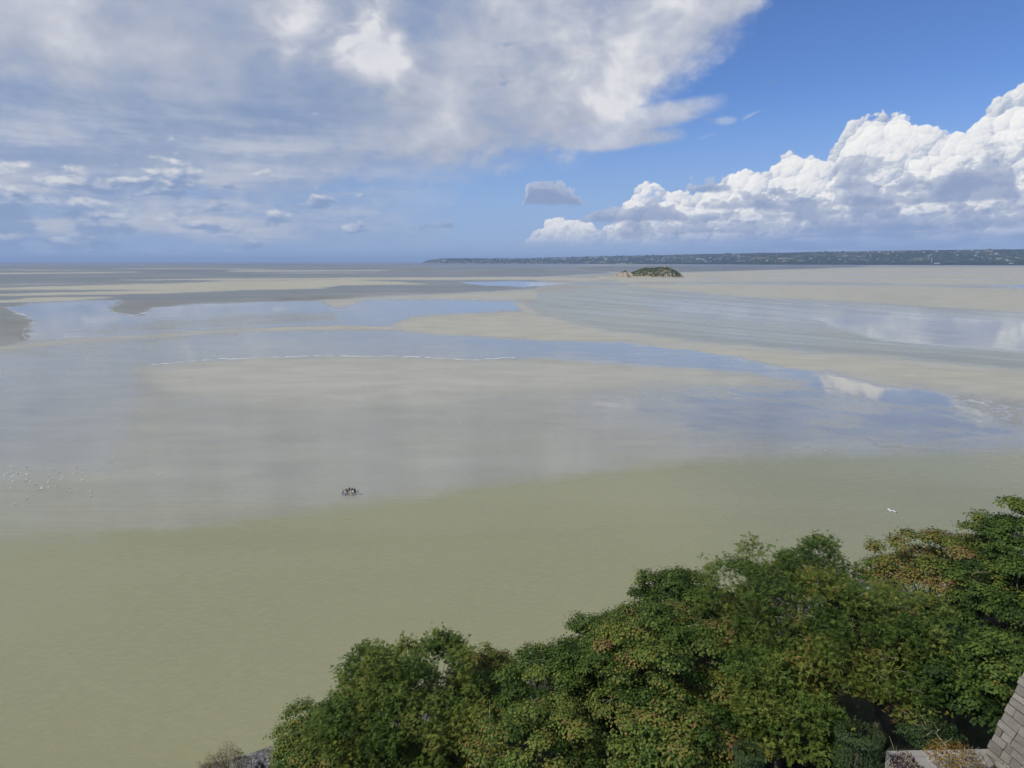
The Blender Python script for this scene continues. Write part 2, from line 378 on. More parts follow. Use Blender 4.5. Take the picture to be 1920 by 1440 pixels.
def build_flats():
    # rows of the sheet run from the near shore to the horizon, columns fan out: even detail over 60 km
    vs = np.concatenate([np.array([491.55, 491.8, 492.1]), np.arange(492.5, 530, 0.6), np.arange(530, 580, 0.9), np.arange(580, 760, 1.4), np.arange(760, 1000, 3.0), np.arange(1000, 2300, 26)])
    us = np.concatenate([np.arange(-2600, -60, 70), np.arange(-60, 1990, 7), np.arange(1990, 4600, 70)])
    U, Vv = np.meshgrid(us, vs)
    a = (U - 960) / F; b = (720 - Vv) / F
    dz = -SP + b * CP; t = -CAM_H / dz
    X = a * t; Y = (CP + b * SP) * t
    sh = U.shape
    hor = np.maximum(Vv - 490, 1)
    # hand-drawn unevenness of the edges
    wu = (fbm(U / 55, Vv / (hor * 0.09 + 2.0), 3, 4) - 0.5); wv = (fbm(U / 70 + 40, Vv / (hor * 0.09 + 2.0), 8, 4) - 0.5)
    u = U + wu * 26; v = Vv + wv * (hor * 0.035 + 1.0)
    edge = fbm(U / 14, Vv / (hor * 0.02 + 0.8), 15, 3) - 0.5
    f = {k: np.full(sh, val) for k, val in dict(film=0.36, dark=0.40, warm=0.2, opac=0.0, deep=0.0, rough=0.0).items()}
    def paint(poly, soft, mod=None, **vals):
        m = sstep(poly_sd(u, v, poly) + edge * soft * 1.2, -soft * 1.5, soft * 1.5)
        if mod is not None: m = m * mod
        for k, val in vals.items(): f[k] = f[k] * (1 - m) + val * m
        return m
    SAND = dict(opac=0, film=0.06, dark=0.0, warm=0.5, deep=0)
    L, Rr = -3000, 5000
    streak = fbm(U / 160, (Vv - 490) / 2.2, 21, 4)
    # open sea, and far shallows darkened in colour for cloud shadow
    paint([(L, 300), (Rr, 300), (Rr, 499), (1000, 497), (800, 497.5), (L, 498)], 1.2, opac=1, deep=1.0, rough=0.5)
    paint([(L, 497), (1100, 496), (1150, 512), (1000, 520), (640, 526), (300, 530), (0, 534), (L, 540)], 1.0, opac=0.98, deep=0.66, rough=0.5)
    paint([(L, 530), (0, 534), (640, 523), (1010, 524), (1010, 541), (900, 548), (640, 560), (230, 580), (0, 575), (L, 575)], 1.5, opac=0.95, deep=0.60, rough=0.5)  # the dark band and patch here are cloud shadow painted as darker water
    for p in ([(L, 511), (0, 512), (180, 510.5), (260, 510), (180, 512), (0, 514), (L, 515)], [(430, 507.5), (640, 506.5), (780, 506), (640, 508.5), (440, 509)],
              [(230, 525), (420, 522), (640, 521), (900, 521), (1000, 523), (640, 524), (420, 525)],
              [(L, 541), (0, 540.5), (160, 535), (290, 533), (420, 527), (640, 524.5), (760, 529), (800, 533), (640, 535), (600, 541), (400, 545), (270, 543), (0, 543), (L, 545)],
              [(L, 552), (0, 551), (120, 548), (310, 544), (440, 545), (300, 550), (160, 552), (0, 555), (L, 557)],
              [(L, 564), (0, 563), (100, 558), (220, 557), (120, 564), (0, 568), (L, 569)]):
        paint(p, 0.9, **dict(SAND, warm=0.9))
    for k, (ux, vx, w) in enumerate([(330, 503.6, 120), (470, 505, 60), (590, 512, 120), (60, 506, 180)]):
        paint([(ux - w, vx), (ux, vx - 0.5), (ux + w, vx), (ux, vx + 0.5)], 0.5, **SAND)
    # slate mud banks off the headland and the dark shore under the hills
    for p, dk in (([(690, 511), (740, 505), (800, 503), (850, 505), (760, 509), (720, 511)], 0.9), ([(820, 513), (880, 507), (980, 504), (1060, 507), (1010, 512), (900, 514)], 0.9),
              ([(1100, 499), (1400, 496), (1640, 497), (1600, 501.5), (1400, 508), (1280, 511), (1140, 509), (1060, 504)], 1.0)):
        paint(p, 1.0, opac=0, dark=dk, film=0.42, warm=0.0)
    paint([(1270, 511), (1420, 507), (1620, 501.5), (Rr, 499), (Rr, 640), (1920, 586), (1700, 571), (1400, 556), (1180, 535), (1150, 524)], 1.5, **dict(SAND, warm=0.35))
    paint([(1120, 518), (1280, 518.5), (1290, 522), (1120, 523)], 0.8, **SAND)
    # pale sands between the islet and the left
    paint([(640, 521), (1000, 519), (1160, 522), (1100, 527), (1000, 524), (640, 525)], 1.0, **dict(SAND, warm=0.7))
    paint([(860, 529), (960, 527), (1080, 531), (980, 538), (900, 535)], 1.0, opac=0, film=1.0, dark=0.5, warm=0)
    paint([(1060, 530), (1500, 527), (1800, 533), (Rr, 545), (Rr, 556), (1840, 541), (1700, 537), (1400, 534), (1200, 534), (1080, 536)], 1.0, opac=0.9, deep=0.5, rough=0.3)
    paint([(1830, 534), (Rr, 540), (Rr, 548), (1920, 541)], 1.0, opac=0, film=1.0, dark=0.4, warm=0)
    for (ux, vx, w) in ((1450, 521, 130), (1620, 524, 170), (1840, 524, 90), (1340, 524, 70), (1560, 515, 150), (1780, 513, 160)):
        paint([(ux - w, vx - 0.4), (ux, vx - 0.8), (ux + w, vx + 0.6), (ux, vx + 0.9)], 0.7, opac=0, film=0.85, dark=0.1)
    # broad green shallow on the right, smooth further out
    paint([(985, 552), (1100, 541), (1190, 537), (1400, 560), (1700, 575), (1920, 590), (Rr, 700), (Rr, 1020), (1920, 690), (1560, 662), (1280, 637), (1120, 616), (1010, 590)], 3.0, opac=0.92, deep=0.22, rough=0.45)
    paint([(1180, 560), (1400, 566), (1700, 579), (1920, 593), (Rr, 700), (Rr, 900), (1920, 655), (1750, 646), (1640, 632), (1540, 603), (1400, 600), (1250, 590)], 9.0, opac=0.85, deep=0.26, rough=0.38, film=0.9)
    st2 = fbm((U + 30) / 240, (Vv - 0.088 * (U - 1000)) / 2.6, 44, 4)
    zone = [(1000, 560), (1190, 540), (1920, 592), (Rr, 700), (Rr, 1000), (1920, 692), (1560, 662), (1280, 637), (1120, 614)]
    paint(zone, 6, mod=sstep(st2, 0.46, 0.66) * 0.7, opac=0.97, deep=0.36, rough=0.5)
    paint(zone, 6, mod=sstep(st2, 0.50, 0.34) * 0.5, opac=0.5, film=0.7, dark=0.35, rough=0.25)
    paint([(1120, 616), (1280, 628), (1560, 650), (1920, 677), (Rr, 960), (Rr, 1015), (1920, 690), (1560, 660), (1280, 636)], 4, opac=0.97, deep=0.34, rough=0.5)
    paint([(1530, 598), (1700, 594), (1920, 602), (Rr, 720), (Rr, 870), (1920, 655), (1750, 646), (1640, 632), (1560, 612)], 4.0, mod=0.6 + 0.4 * sstep(st2, 0.36, 0.5), opac=0.15, deep=0.2, rough=0.0, film=1.0, dark=0.4)
    # pools behind the long ridge, left
    paint([(15, 577), (60, 567), (230, 563), (205, 580), (225, 590), (262, 591), (290, 575), (400, 567), (600, 562), (660, 575), (740, 612), (480, 617), (200, 633), (45, 638), (62, 602), (30, 588)], 3.0,
          opac=0.0, film=0.95, dark=0.55, warm=0)
    paint([(120, 622), (300, 600), (480, 588), (620, 585), (660, 600), (480, 612), (200, 629)], 6, opac=0.0, film=0.6, dark=0.5, warm=0.1)
    paint([(L, 570), (0, 575), (15, 577), (30, 588), (62, 602), (45, 638), (0, 652), (L, 660)], 1.5, opac=0.15, film=0.28, dark=0.75, warm=0.3)
    paint([(205, 580), (235, 566), (420, 561), (640, 552), (800, 548), (640, 561), (400, 567), (290, 575), (262, 591), (225, 590)], 1.5, opac=0.1, film=0.30, dark=0.72, warm=0.3)
    paint([(600, 563), (700, 558), (1000, 545), (1010, 560), (960, 563), (800, 561), (690, 562), (640, 580)], 3, **dict(SAND, warm=0.3, film=0.2))
    paint([(625, 585), (690, 562), (800, 561), (965, 565), (975, 582), (880, 588), (800, 592), (745, 605), (740, 612), (690, 603), (640, 606)], 4.5, opac=0, film=0.95, dark=0.5, warm=0)
    # sandbank with a curling spit
    paint([(740, 610), (780, 595), (880, 588), (970, 586), (1020, 595), (1120, 620), (1160, 634), (1000, 632), (850, 624)], 2.5, **dict(SAND, warm=0.35))
    paint([(960, 566), (985, 570), (1012, 590), (1120, 617), (1280, 639), (1560, 664), (1920, 694), (Rr, 1020), (Rr, 1060), (1920, 705), (1560, 672), (1280, 650), (1150, 634), (1060, 608), (990, 588)], 2.0, **dict(SAND, film=0.22, warm=0.25))
    # the long ridge
    paint([(L, 655), (0, 650), (150, 634), (480, 615), (640, 611), (740, 612), (850, 622), (1000, 631), (1160, 634), (1160, 640), (1000, 637), (850, 628), (740, 618), (640, 617), (480, 621), (200, 638), (0, 656), (L, 665)], 1.6, **dict(SAND, warm=0.75))
    paint([(235, 688), (300, 683), (420, 673), (600, 668), (750, 669), (880, 675), (1000, 671), (1300, 692), (1535, 718), (1500, 728), (1100, 724), (830, 745), (640, 752), (480, 748), (320, 728)], 20.0, **dict(SAND, film=0.14, warm=0.15))
    # lower channel
    paint([(250, 668), (300, 640), (480, 623), (740, 619), (850, 629), (1000, 638), (1160, 641), (1300, 650), (1450, 683), (1545, 703), (1530, 716), (1300, 692), (1000, 671), (880, 675), (750, 669), (600, 668), (420, 673), (290, 683)], 3.5,
          opac=0.30, film=0.9, dark=0.45, warm=0, rough=0.12, deep=0.25)
    paint([(L, 668), (0, 656), (200, 640), (480, 622), (420, 650), (250, 690), (260, 740), (200, 880), (L, 930)], 24, opac=0.12, film=0.78, dark=0.5, warm=0.1, deep=0.3)
    # main bar and the bar on the right
    paint([(1160, 641), (1280, 648), (1560, 672), (1920, 705), (Rr, 1060), (Rr, 1010), (1920, 758), (1790, 743), (1640, 722), (1545, 703), (1400, 672), (1290, 655)], 2.0, **dict(SAND, film=0.08, warm=0.55))
    # wet flat below: mirror streaks on the right, duller on the left
    st = fbm((U + 2.2 * (Vv - 700)) / 26 * 0.35, (Vv - 0.16 * (U - 1000)) / 3.2, 31, 4)
    wet = sstep(st, 0.36, 0.60)
    paint([(1040, 760), (1250, 732), (1500, 730), (1545, 704), (1640, 722), (1790, 744), (1920, 762), (Rr, 1000), (Rr, 1200), (1920, 845), (1500, 848), (1300, 830), (1150, 800)], 22, opac=0.0, film=0.66, dark=0.50, warm=0.0)
    paint([(1100, 755), (1300, 733), (1500, 730), (1545, 704), (1640, 722), (1790, 744), (1920, 762), (Rr, 1000), (Rr, 1200), (1920, 825), (1600, 820), (1350, 800)], 14, mod=wet, opac=0.0, film=1.0, dark=0.55, warm=0.0)
    paint([(1528, 714), (1545, 703), (1640, 722), (1790, 744), (1830, 756), (1700, 752), (1600, 738)], 3, film=1.0, dark=0.5, opac=0)
    spots = sstep(fbm(U / 7, Vv / 2.2, 77, 2), 0.52, 0.60)
    paint([(1780, 745), (1850, 740), (1930, 752), (Rr, 900), (Rr, 960), (1920, 795), (1850, 775)], 4, mod=1 - spots, film=0.3, dark=0.35, opac=0)
    for (ua, va), (ub, vb) in zip([(1545, 802), (1590, 815), (1625, 823), (1650, 836), (1705, 843)], [(1590, 815), (1625, 823), (1650, 836), (1705, 843), (1760, 846)]):
        paint([(ua, va - 0.9), (ub, vb - 0.9), (ub, vb + 0.9), (ua, va + 0.9)], 0.9, film=0.45, dark=0.75, opac=0)
    # near turbid water
    paint([(L, 1010), (0, 1000), (200, 994), (400, 975), (640, 940), (950, 902), (1300, 862), (1500, 851), (1920, 846), (Rr, 900), (Rr, 4000), (L, 4000)], 11, opac=0.97, deep=0.0, rough=0.35)
    m = sstep(poly_sd(u, v, [(L, 900), (0, 850), (60, 872), (180, 900), (300, 925), (640, 925), (640, 990), (0, 1100), (L, 1200)]), -50, 50)
    f['opac'] = np.maximum(f['opac'], m * 0.7)
    f['opac'] *= 1 - 0.35 * sstep(-poly_sd(u, v, [(L, 1010), (0, 985), (330, 1000), (640, 965), (950, 915), (1300, 868), (1500, 854), (1920, 848), (Rr, 900), (Rr, 4000), (L, 4000)]), -4, 22)
    # tonal unevenness of sand and water
    f['dark'] = np.clip(f['dark'] + (fbm(U / 90, (Vv - 490) / (hor * 0.06 + 1.2), 51, 4) - 0.5) * 0.34, 0, 1)
    f['film'] = np.clip(f['film'] + (fbm(U / 60, (Vv - 490) / (hor * 0.05 + 1.2), 61, 4) - 0.5) * 0.30 * (f['film'] > 0.2), 0, 1)
    f['opac'] = np.clip(f['opac'] + (streak - 0.5) * 0.5 * (f['opac'] > 0.05) * (f['opac'] < 0.95), 0, 1)
    nr, nc = sh
    idx = np.arange(nr * nc).reshape(sh)
    Q = np.stack([idx[:-1, :-1], idx[1:, :-1], idx[1:, 1:], idx[:-1, 1:]], -1).reshape(-1, 4)
    V0 = np.stack([X, Y, np.zeros(sh)], -1).reshape(-1, 3)
    keys = ('film', 'dark', 'warm', 'opac', 'deep', 'rough')
    wet = f['opac'].ravel()[Q].mean(1) > 0.5
    for name, Qs, label in (('sand_flats', Q[~wet], 'wide grey beige tidal sand flats with wet mirror patches'), ('water', Q[wet], 'shallow silty sea water, olive near, blue grey and painted cloud shadow far')):
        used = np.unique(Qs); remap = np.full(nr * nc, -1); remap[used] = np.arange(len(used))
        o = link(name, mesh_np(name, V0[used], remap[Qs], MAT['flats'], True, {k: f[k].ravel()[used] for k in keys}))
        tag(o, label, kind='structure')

MAT = {}
def mats_ground():
    # silty sand under a film of water, going over into open turbid water where it is deep enough
    m, N, out = material('tidal_flats')
    film, dark, warm = N.attr('film'), N.attr('dark'), N.attr('warm')
    g = N.n.new('ShaderNodeNewGeometry').outputs['Position']; gx, gy, gz = N.sep(g)
    # runnels and ripple fields left by the ebb: the film of water lies unevenly
    run = N.noise(N.xyz(N.mad(gy, 0.25, N.mul(gx, 0.30)), N.mad(gx, -0.12, gy), 0.0), 0.085, 6, 0.66, 0.6)
    film = N.m('MAXIMUM', N.mad(N.mul(N.sub(run, 0.5), 0.85), N.step(film, 0.08, 0.40), film), 0.0)
    n1 = N.noise(N.xyz(N.mul(gx, 0.5), gy, 0.0), 0.045, 5, 0.6)
    n2 = N.noise(N.xyz(N.mul(gx, 0.6), gy, 0.0), 0.9, 3, 0.6)
    dry = N.mix(warm, (0.345, 0.340, 0.296), (0.375, 0.358, 0.285))
    colr = N.mix(dark, dry, N.mix(dark, (0.196, 0.199, 0.168), (0.112, 0.114, 0.104)))
    k = N.add(N.add(N.step(n1, 0.3, 0.7, -0.06, 0.06), N.step(run, 0.3, 0.7, 0.05, -0.05)), N.step(n2, 0.25, 0.75, 0.95, 1.05))
    vm = N.n.new('ShaderNodeVectorMath'); vm.operation = 'SCALE'; N.l.new(colr, vm.inputs[0]); N.l.new(k, vm.inputs['Scale'])
    rough = N.step(film, 0.1, 0.95, 0.62, 0.035, smooth=False)
    spec = N.step(film, 0.0, 0.55, 0.12, 0.5)
    nrm = bump(N, N.noise(N.xyz(N.mul(gx, 0.35), gy, 0.0), 0.8, 2), N.step(film, 0.2, 0.9, 0.09, 0.035), 0.10)
    p1 = principled(N, vm.outputs[0], rough, spec, nrm, 1.333)
    op, deep, rg = N.attr('opac'), N.attr('deep'), N.attr('rough')
    olive = N.ramp(N.noise(N.xyz(N.mad(gy, 0.1, N.mul(gx, 0.35)), gy, 0.0), 0.016, 5, 0.6, 0.5), [(0.3, (0.214, 0.213, 0.112)), (0.7, (0.246, 0.243, 0.140))])
    wcol = N.ramp(deep, [(0.0, (0.27, 0.265, 0.165)), (0.22, (0.275, 0.292, 0.240)), (0.62, (0.050, 0.064, 0.070)), (1.0, (0.012, 0.036, 0.065))])  # slate stop also carries the cloud shadow painted on the far shallows
    wcol = N.mix(N.step(deep, 0.0, 0.15), olive, wcol)
    # wind ripples: short crests lying across the breeze
    cx = N.mad(gx, 0.93, N.mul(gy, 0.36)); cy = N.mad(gy, 0.93, N.mul(gx, -0.36))
    w1 = N.noise(N.xyz(N.mul(cx, 0.26), cy, 0.0), 1.25, 2, 0.55, 0.4)
    w2 = N.noise(N.xyz(N.mul(cx, 0.35), cy, 5.0), 0.42, 2, 0.5, 0.3)
    h = N.mad(w2, 0.8, w1)
    dist = N.m('SQRT', N.mad(gx, gx, N.mul(gy, gy)))
    patch = N.step(N.noise(N.xyz(gx, gy, 2.0), 0.02, 3), 0.3, 0.7, 0.6, 1.25)
    strength = N.mul(N.m('MINIMUM', N.m('DIVIDE', 85.0, dist), 0.8), patch)
    p2 = principled(N, wcol, N.mad(rg, 0.45, 0.05), N.step(rg, 0.1, 0.5, 0.5, 0.12, smooth=False), bump(N, h, strength, 0.35), 1.333)
    mx = N.n.new('ShaderNodeMixShader')
    N.l.new(op, mx.inputs[0]); N.l.new(p1, mx.inputs[1]); N.l.new(p2, mx.inputs[2]); N.l.new(mx.outputs[0], out.inputs[0]); MAT['flats'] = m
    MAT['foam'] = simple('foam', (0.58, 0.59, 0.58), 0.7, 0.1, 2.0)  # also the pale colour of the wet shine painted on pool rims
mats_ground()
build_flats()

def foam_shine_line(pts, w, label, gaps=0.0, seed=1):
    """thin broken line of foam, and of wet shine painted pale, along a water edge, laid on the flats"""
    P = []
    for i in range(len(pts) - 1):
        (u0, v0), (u1, v1) = pts[i], pts[i + 1]; n = max(2, int(abs(u1 - u0) / 4))
        for k in range(n): t = k / n; P.append((u0 + (u1 - u0) * t, v0 + (v1 - v0) * t))
    P.append(pts[-1]); P = np.array(P)
    wob = (fbm(P[:, 0] / 16, P[:, 1] * 0, seed, 3) - 0.5) * 3.0 * (P[:, 1].mean() - 490) / 180
    wid = w * np.clip(fbm(P[:, 0] / 11, P[:, 1] * 0 + 5, seed + 9, 3) * 2.4 - 0.45 - gaps, 0.0, 2.0)
    mb = MB(); prev = None
    for (u, v), wo, wi in zip(P, wob, wid):
        a = ground(u, v + wo - wi / 2); b = ground(u, v + wo + wi / 2); a.z = b.z = 0.05 + a.length * 4e-5
        if prev and wi > 0.06 and prev[2] > 0.06: mb.add([prev[0], prev[1], b, a], [(0, 1, 2, 3)])
        prev = (a, b, wi)
    o = link('foam_shine_line', mb.mesh('foam_shine_line', [MAT['foam']], False)); tag(o, label, kind='structure')
foam_shine_line([(285, 684), (420, 673), (600, 667.5), (750, 668.5), (880, 675), (965, 671)], 0.85, 'thin white foam line along the upper edge of the main sandbar', -0.05, 4)
foam_shine_line([(15, 577), (30, 586), (60, 596), (64, 604), (45, 618), (42, 628), (50, 636)], 0.7, 'painted wet shine on the rim of the far left pool', -0.3, 24)  # wet shine along the pool edge, put in as a pale ribbon
foam_shine_line([(232, 566), (208, 578), (214, 586), (245, 592), (270, 588), (290, 576)], 0.5, 'painted wet shine round the dark mud tongue', -0.3, 34)  # shine of the wet edge, painted as a pale ribbon too

# ------------------------------------------------------------------ far coast
def mats_far():
    m, N, out = material('far_fields')
    g = N.n.new('ShaderNodeNewGeometry').outputs['Position']; gx, gy, gz = N.sep(g)
    vo = N.voro(N.xyz(N.mul(gx, 1.0), N.mul(gy, 1.0), 0.0), 0.0042, feature='F1', smooth=0.0)
    cell = N.sep(vo.outputs['Color'])[0]
    ve = N.voro(N.xyz(gx, gy, 0.0), 0.0042, feature='DISTANCE_TO_EDGE')
    hedge = N.step(ve.outputs[0], 0.03, 0.09)
    fld = N.ramp(cell, [(0.0, (0.038, 0.052, 0.030)), (0.40, (0.055, 0.072, 0.038)), (0.62, (0.08, 0.095, 0.048)), (0.76, (0.22, 0.19, 0.10)), (0.90, (0.28, 0.235, 0.14)), (1.0, (0.20, 0.16, 0.11))], 'CONSTANT')
    wood = N.step(N.noise(N.xyz(gx, gy, 0.0), 0.0011, 4), 0.47, 0.55)
    colr = N.mix(hedge, (0.03, 0.042, 0.02), fld)
    colr = N.mix(wood, colr, (0.032, 0.045, 0.022))
    cliff = N.mul(N.step(gz, 60, 30), N.step(gx, 2500, -500))
    colr = N.mix(N.mul(cliff, 0.8), colr, (0.13, 0.105, 0.08))
    N.l.new(principled(N, colr, 0.9, 0.1), out.inputs[0]); MAT['fields'] = m
    MAT['far_wood'] = simple('far_wood', (0.030, 0.046, 0.022), 0.9, 0.35, 0.004, 0.05)
    MAT['house_wall'] = simple('house_wall', (0.60, 0.58, 0.55), 0.8, 0.05, 0.2)
    MAT['slate'] = simple('slate_roof', (0.16, 0.16, 0.18), 0.7, 0.15, 0.3)
mats_far()
CO_U = [780, 800, 1000, 1150, 1400, 1920, 2600, 3600]
CO_D = [25000, 24000, 21000, 18000, 14500, 11500, 9500, 7500]
TP_U = [780, 800, 806, 818, 850, 900, 1000, 1150, 1300, 1500, 1700, 1920, 2600, 3300, 3600]
TP_V = [494, 492.5, 489.0, 487, 486.2, 486, 484.6, 480.6, 477.2, 473.6, 470.6, 468.6, 470, 476, 484]
def coast_point(u, s):
    """numpy: coast position for direction u, s 0 shore .. 1 ridge (and a little beyond)"""
    y = np.interp(u, CO_U, CO_D) * (1 + 0.30 * s)
    yr = np.interp(u, CO_U, CO_D) * 1.30
    top = 62 + (490.4 - np.interp(u, TP_U, TP_V)) / 1280 * yr * 1.03
    x = (u - 960) / F * y * 1.03
    steep = np.clip((1150 - u) / 300, 0, 1)
    pr = np.clip(s, 0, 1)
    prof = (1 - steep) * (0.10 * sstep(pr, 0, 0.05) + 0.90 * pr ** 1.05) + steep * (0.80 * sstep(pr, 0.0, 0.22) + 0.20 * sstep(pr, 0.1, 1.0))
    n = (fbm(x / 900, y / 900, 5, 4) - 0.5)
    z = top * (prof + n * 0.22 * sstep(pr, 0.02, 0.4) * np.where(pr > 0.9, 0.35, 1)) - 3 * (s <= 0)
    z = np.where(s > 1.0, z - (s - 1) * 900, z)
    return x, y, z
def build_coast():
    us = np.concatenate([np.arange(780, 1960, 3.0), np.arange(1960, 3600, 20.0)]); ss = np.concatenate([np.linspace(0, 0.1, 6), np.linspace(0.13, 1.0, 34), [1.15, 1.4]])
    U, S_ = np.meshgrid(us, ss); X, Y, Z = coast_point(U, S_)
    nr, nc = U.shape; idx = np.arange(nr * nc).reshape(U.shape)
    Q = np.stack([idx[:-1, :-1], idx[:-1, 1:], idx[1:, 1:], idx[1:, :-1]], -1).reshape(-1, 4)
    o = link('hills', mesh_np('hills', np.stack([X, Y, Z], -1).reshape(-1, 3), Q, MAT['fields'], True))
    tag(o, 'low hazy green coast with fields and hedges behind the flats', kind='structure')
    # hedgerow trees and woods: far too many to count
    n = 9000
    u = rng.uniform(830, 2300, n); s = rng.beta(1.1, 1.5, n)
    clump = fbm(u / 18, s * 16, 91, 3); keep = (clump > 0.47) | (s < 0.05); u, s = u[keep], s[keep]
    u2 = rng.uniform(1180, 2300, 2600); s2 = np.abs(rng.normal(0.01, 0.03, 2600)); u = np.concatenate([u, u2]); s = np.concatenate([s, s2])
    x, y, z = coast_point(u, s); n = len(u)
    base = np.array([(1, 0, 0.35), (0.5, 0.87, 0.4), (-0.5, 0.87, 0.35), (-1, 0, 0.4), (-0.5, -0.87, 0.35), (0.5, -0.87, 0.4), (0.1, 0.1, 1.0), (0.6, 0, -0.6), (-0.3, 0.5, -0.6), (-0.3, -0.5, -0.6)], float)
    tri = [(i, (i + 1) % 6, 6) for i in range(6)] + [(1, 0, 7), (0, 5, 7), (2, 1, 8), (3, 2, 8), (4, 3, 9), (5, 4, 9), (1, 7, 8), (3, 8, 9), (5, 9, 7)]
    w = rng.uniform(12, 34, n) * (y / 14000); h = rng.uniform(7, 15, n) * (y / 14000)
    V = base[None] * np.stack([w, w, h], -1)[:, None, :] * rng.uniform(0.75, 1.25, (n, 10, 1)) + np.stack([x, y, z + h * 0.4], -1)[:, None, :]
    T = np.array(tri)[None] + (np.arange(n) * 10)[:, None, None]
    o = link('woodland', mesh_np('woodland', V.reshape(-1, 3), T.reshape(-1, 3), MAT['far_wood'], False))
    tag(o, 'far woods and hedgerow trees along the coast hills', 'woodland', kind='stuff')
    # houses
    mb = MB(); hw, hd, hh = 0.5, 0.32, 0.34
    mb.add([(-hw, -hd, -.2), (hw, -hd, -.2), (hw, hd, -.2), (-hw, hd, -.2), (-hw, -hd, hh), (hw, -hd, hh), (hw, hd, hh), (-hw, hd, hh), (-hw, 0, hh + .28), (hw, 0, hh + .28)],
           [(0, 1, 5, 4), (1, 2, 6, 9, 5), (2, 3, 7, 6), (3, 0, 4, 8, 7)], 0)
    e = 0.05
    mb.add([(-hw - e, -hd - e, hh - .02), (hw + e, -hd - e, hh - .02), (hw + e, 0, hh + .3), (-hw - e, 0, hh + .3), (hw + e, hd + e, hh - .02), (-hw - e, hd + e, hh - .02)], [(0, 1, 2, 3), (3, 2, 4, 5)], 1)
    mb.add([(hw - .2, -.06, hh + .1), (hw - .1, -.06, hh + .1), (hw - .1, .06, hh + .1), (hw - .2, .06, hh + .1), (hw - .2, -.06, hh + .45), (hw - .1, -.06, hh + .45), (hw - .1, .06, hh + .45), (hw - .2, .06, hh + .45)],
           [(0, 1, 5, 4), (1, 2, 6, 5), (2, 3, 7, 6), (3, 0, 4, 7), (4, 5, 6, 7)], 0)
    me = mb.mesh('house', [MAT['house_wall'], MAT['slate']], False)
    spots = []
    r = random.Random(3)
    for k in range(46): spots.append((r.uniform(925, 1130), r.choice([0.25, 0.3, 0.45, 0.6, 0.8]) * r.uniform(0.8, 1.1), 'white house in the village strung along the headland top', 'houses along the headland'))
    for k in range(34): spots.append((r.gauss(1215, 70), r.uniform(0.05, 0.5), 'pale house on the wooded slope above the islet', 'houses on the slope beyond the islet'))
    for k in range(74): spots.append((r.uniform(1300, 1915), r.betavariate(1.3, 1.6) * 0.95, 'white farmhouse among the hedges of the far hills', 'farmhouses scattered over the far hills'))
    for u, s, lb, gp in spots:
        x, y, z = [float(q) for q in coast_point(np.array([u]), np.array([s]))]
        o = link('house', me); sz = r.uniform(13, 27) * y / 13000
        o.location = (x, y, z + 0.3 * sz + 5); o.rotation_euler = (0, 0, r.uniform(-0.5, 0.5)); o.scale = (sz * r.uniform(1.0, 1.7), sz, sz * 1.05)
        tag(o, lb, 'house', gp)
    for u, s, w, h, lb in ((1712, 0.02, 5, 115, 'slender white mast rising above the far shore woods'),):
        x, y, z = [float(q) for q in coast_point(np.array([u]), np.array([s]))]
        mb = MB(); mb.tube([(0, 0, -5), (0, 0, h * 0.5), (0, 0, h * 0.97), (0, 0, h)], [w, w * 0.8, w * 0.6, 0.5], 8)
        root = empty('mast', (x, y, z)); link('shaft', mb.mesh('mast', [MAT['house_wall']]), root)
        mb = MB(); mb.tube([(0, 0, h * 0.93), (0, 0, h * 0.96)], [w * 1.4, w * 1.4], 8); link('platform', mb.mesh('platform', [MAT['house_wall']]), root)
        tag(root, lb, 'mast')
    for u, s, w, lb in ((1722, 0.012, 60, 'long white shed on the far shore below the mast'), (1855, 0.015, 45, 'white block of a building on the far shore right of the mast')):
        x, y, z = [float(q) for q in coast_point(np.array([u]), np.array([s]))]
        o = link('shore_building', me); o.location = (x, y, z + 16); o.scale = (w * 1.5, w * .6, w * .55); tag(o, lb, 'building')
build_coast()

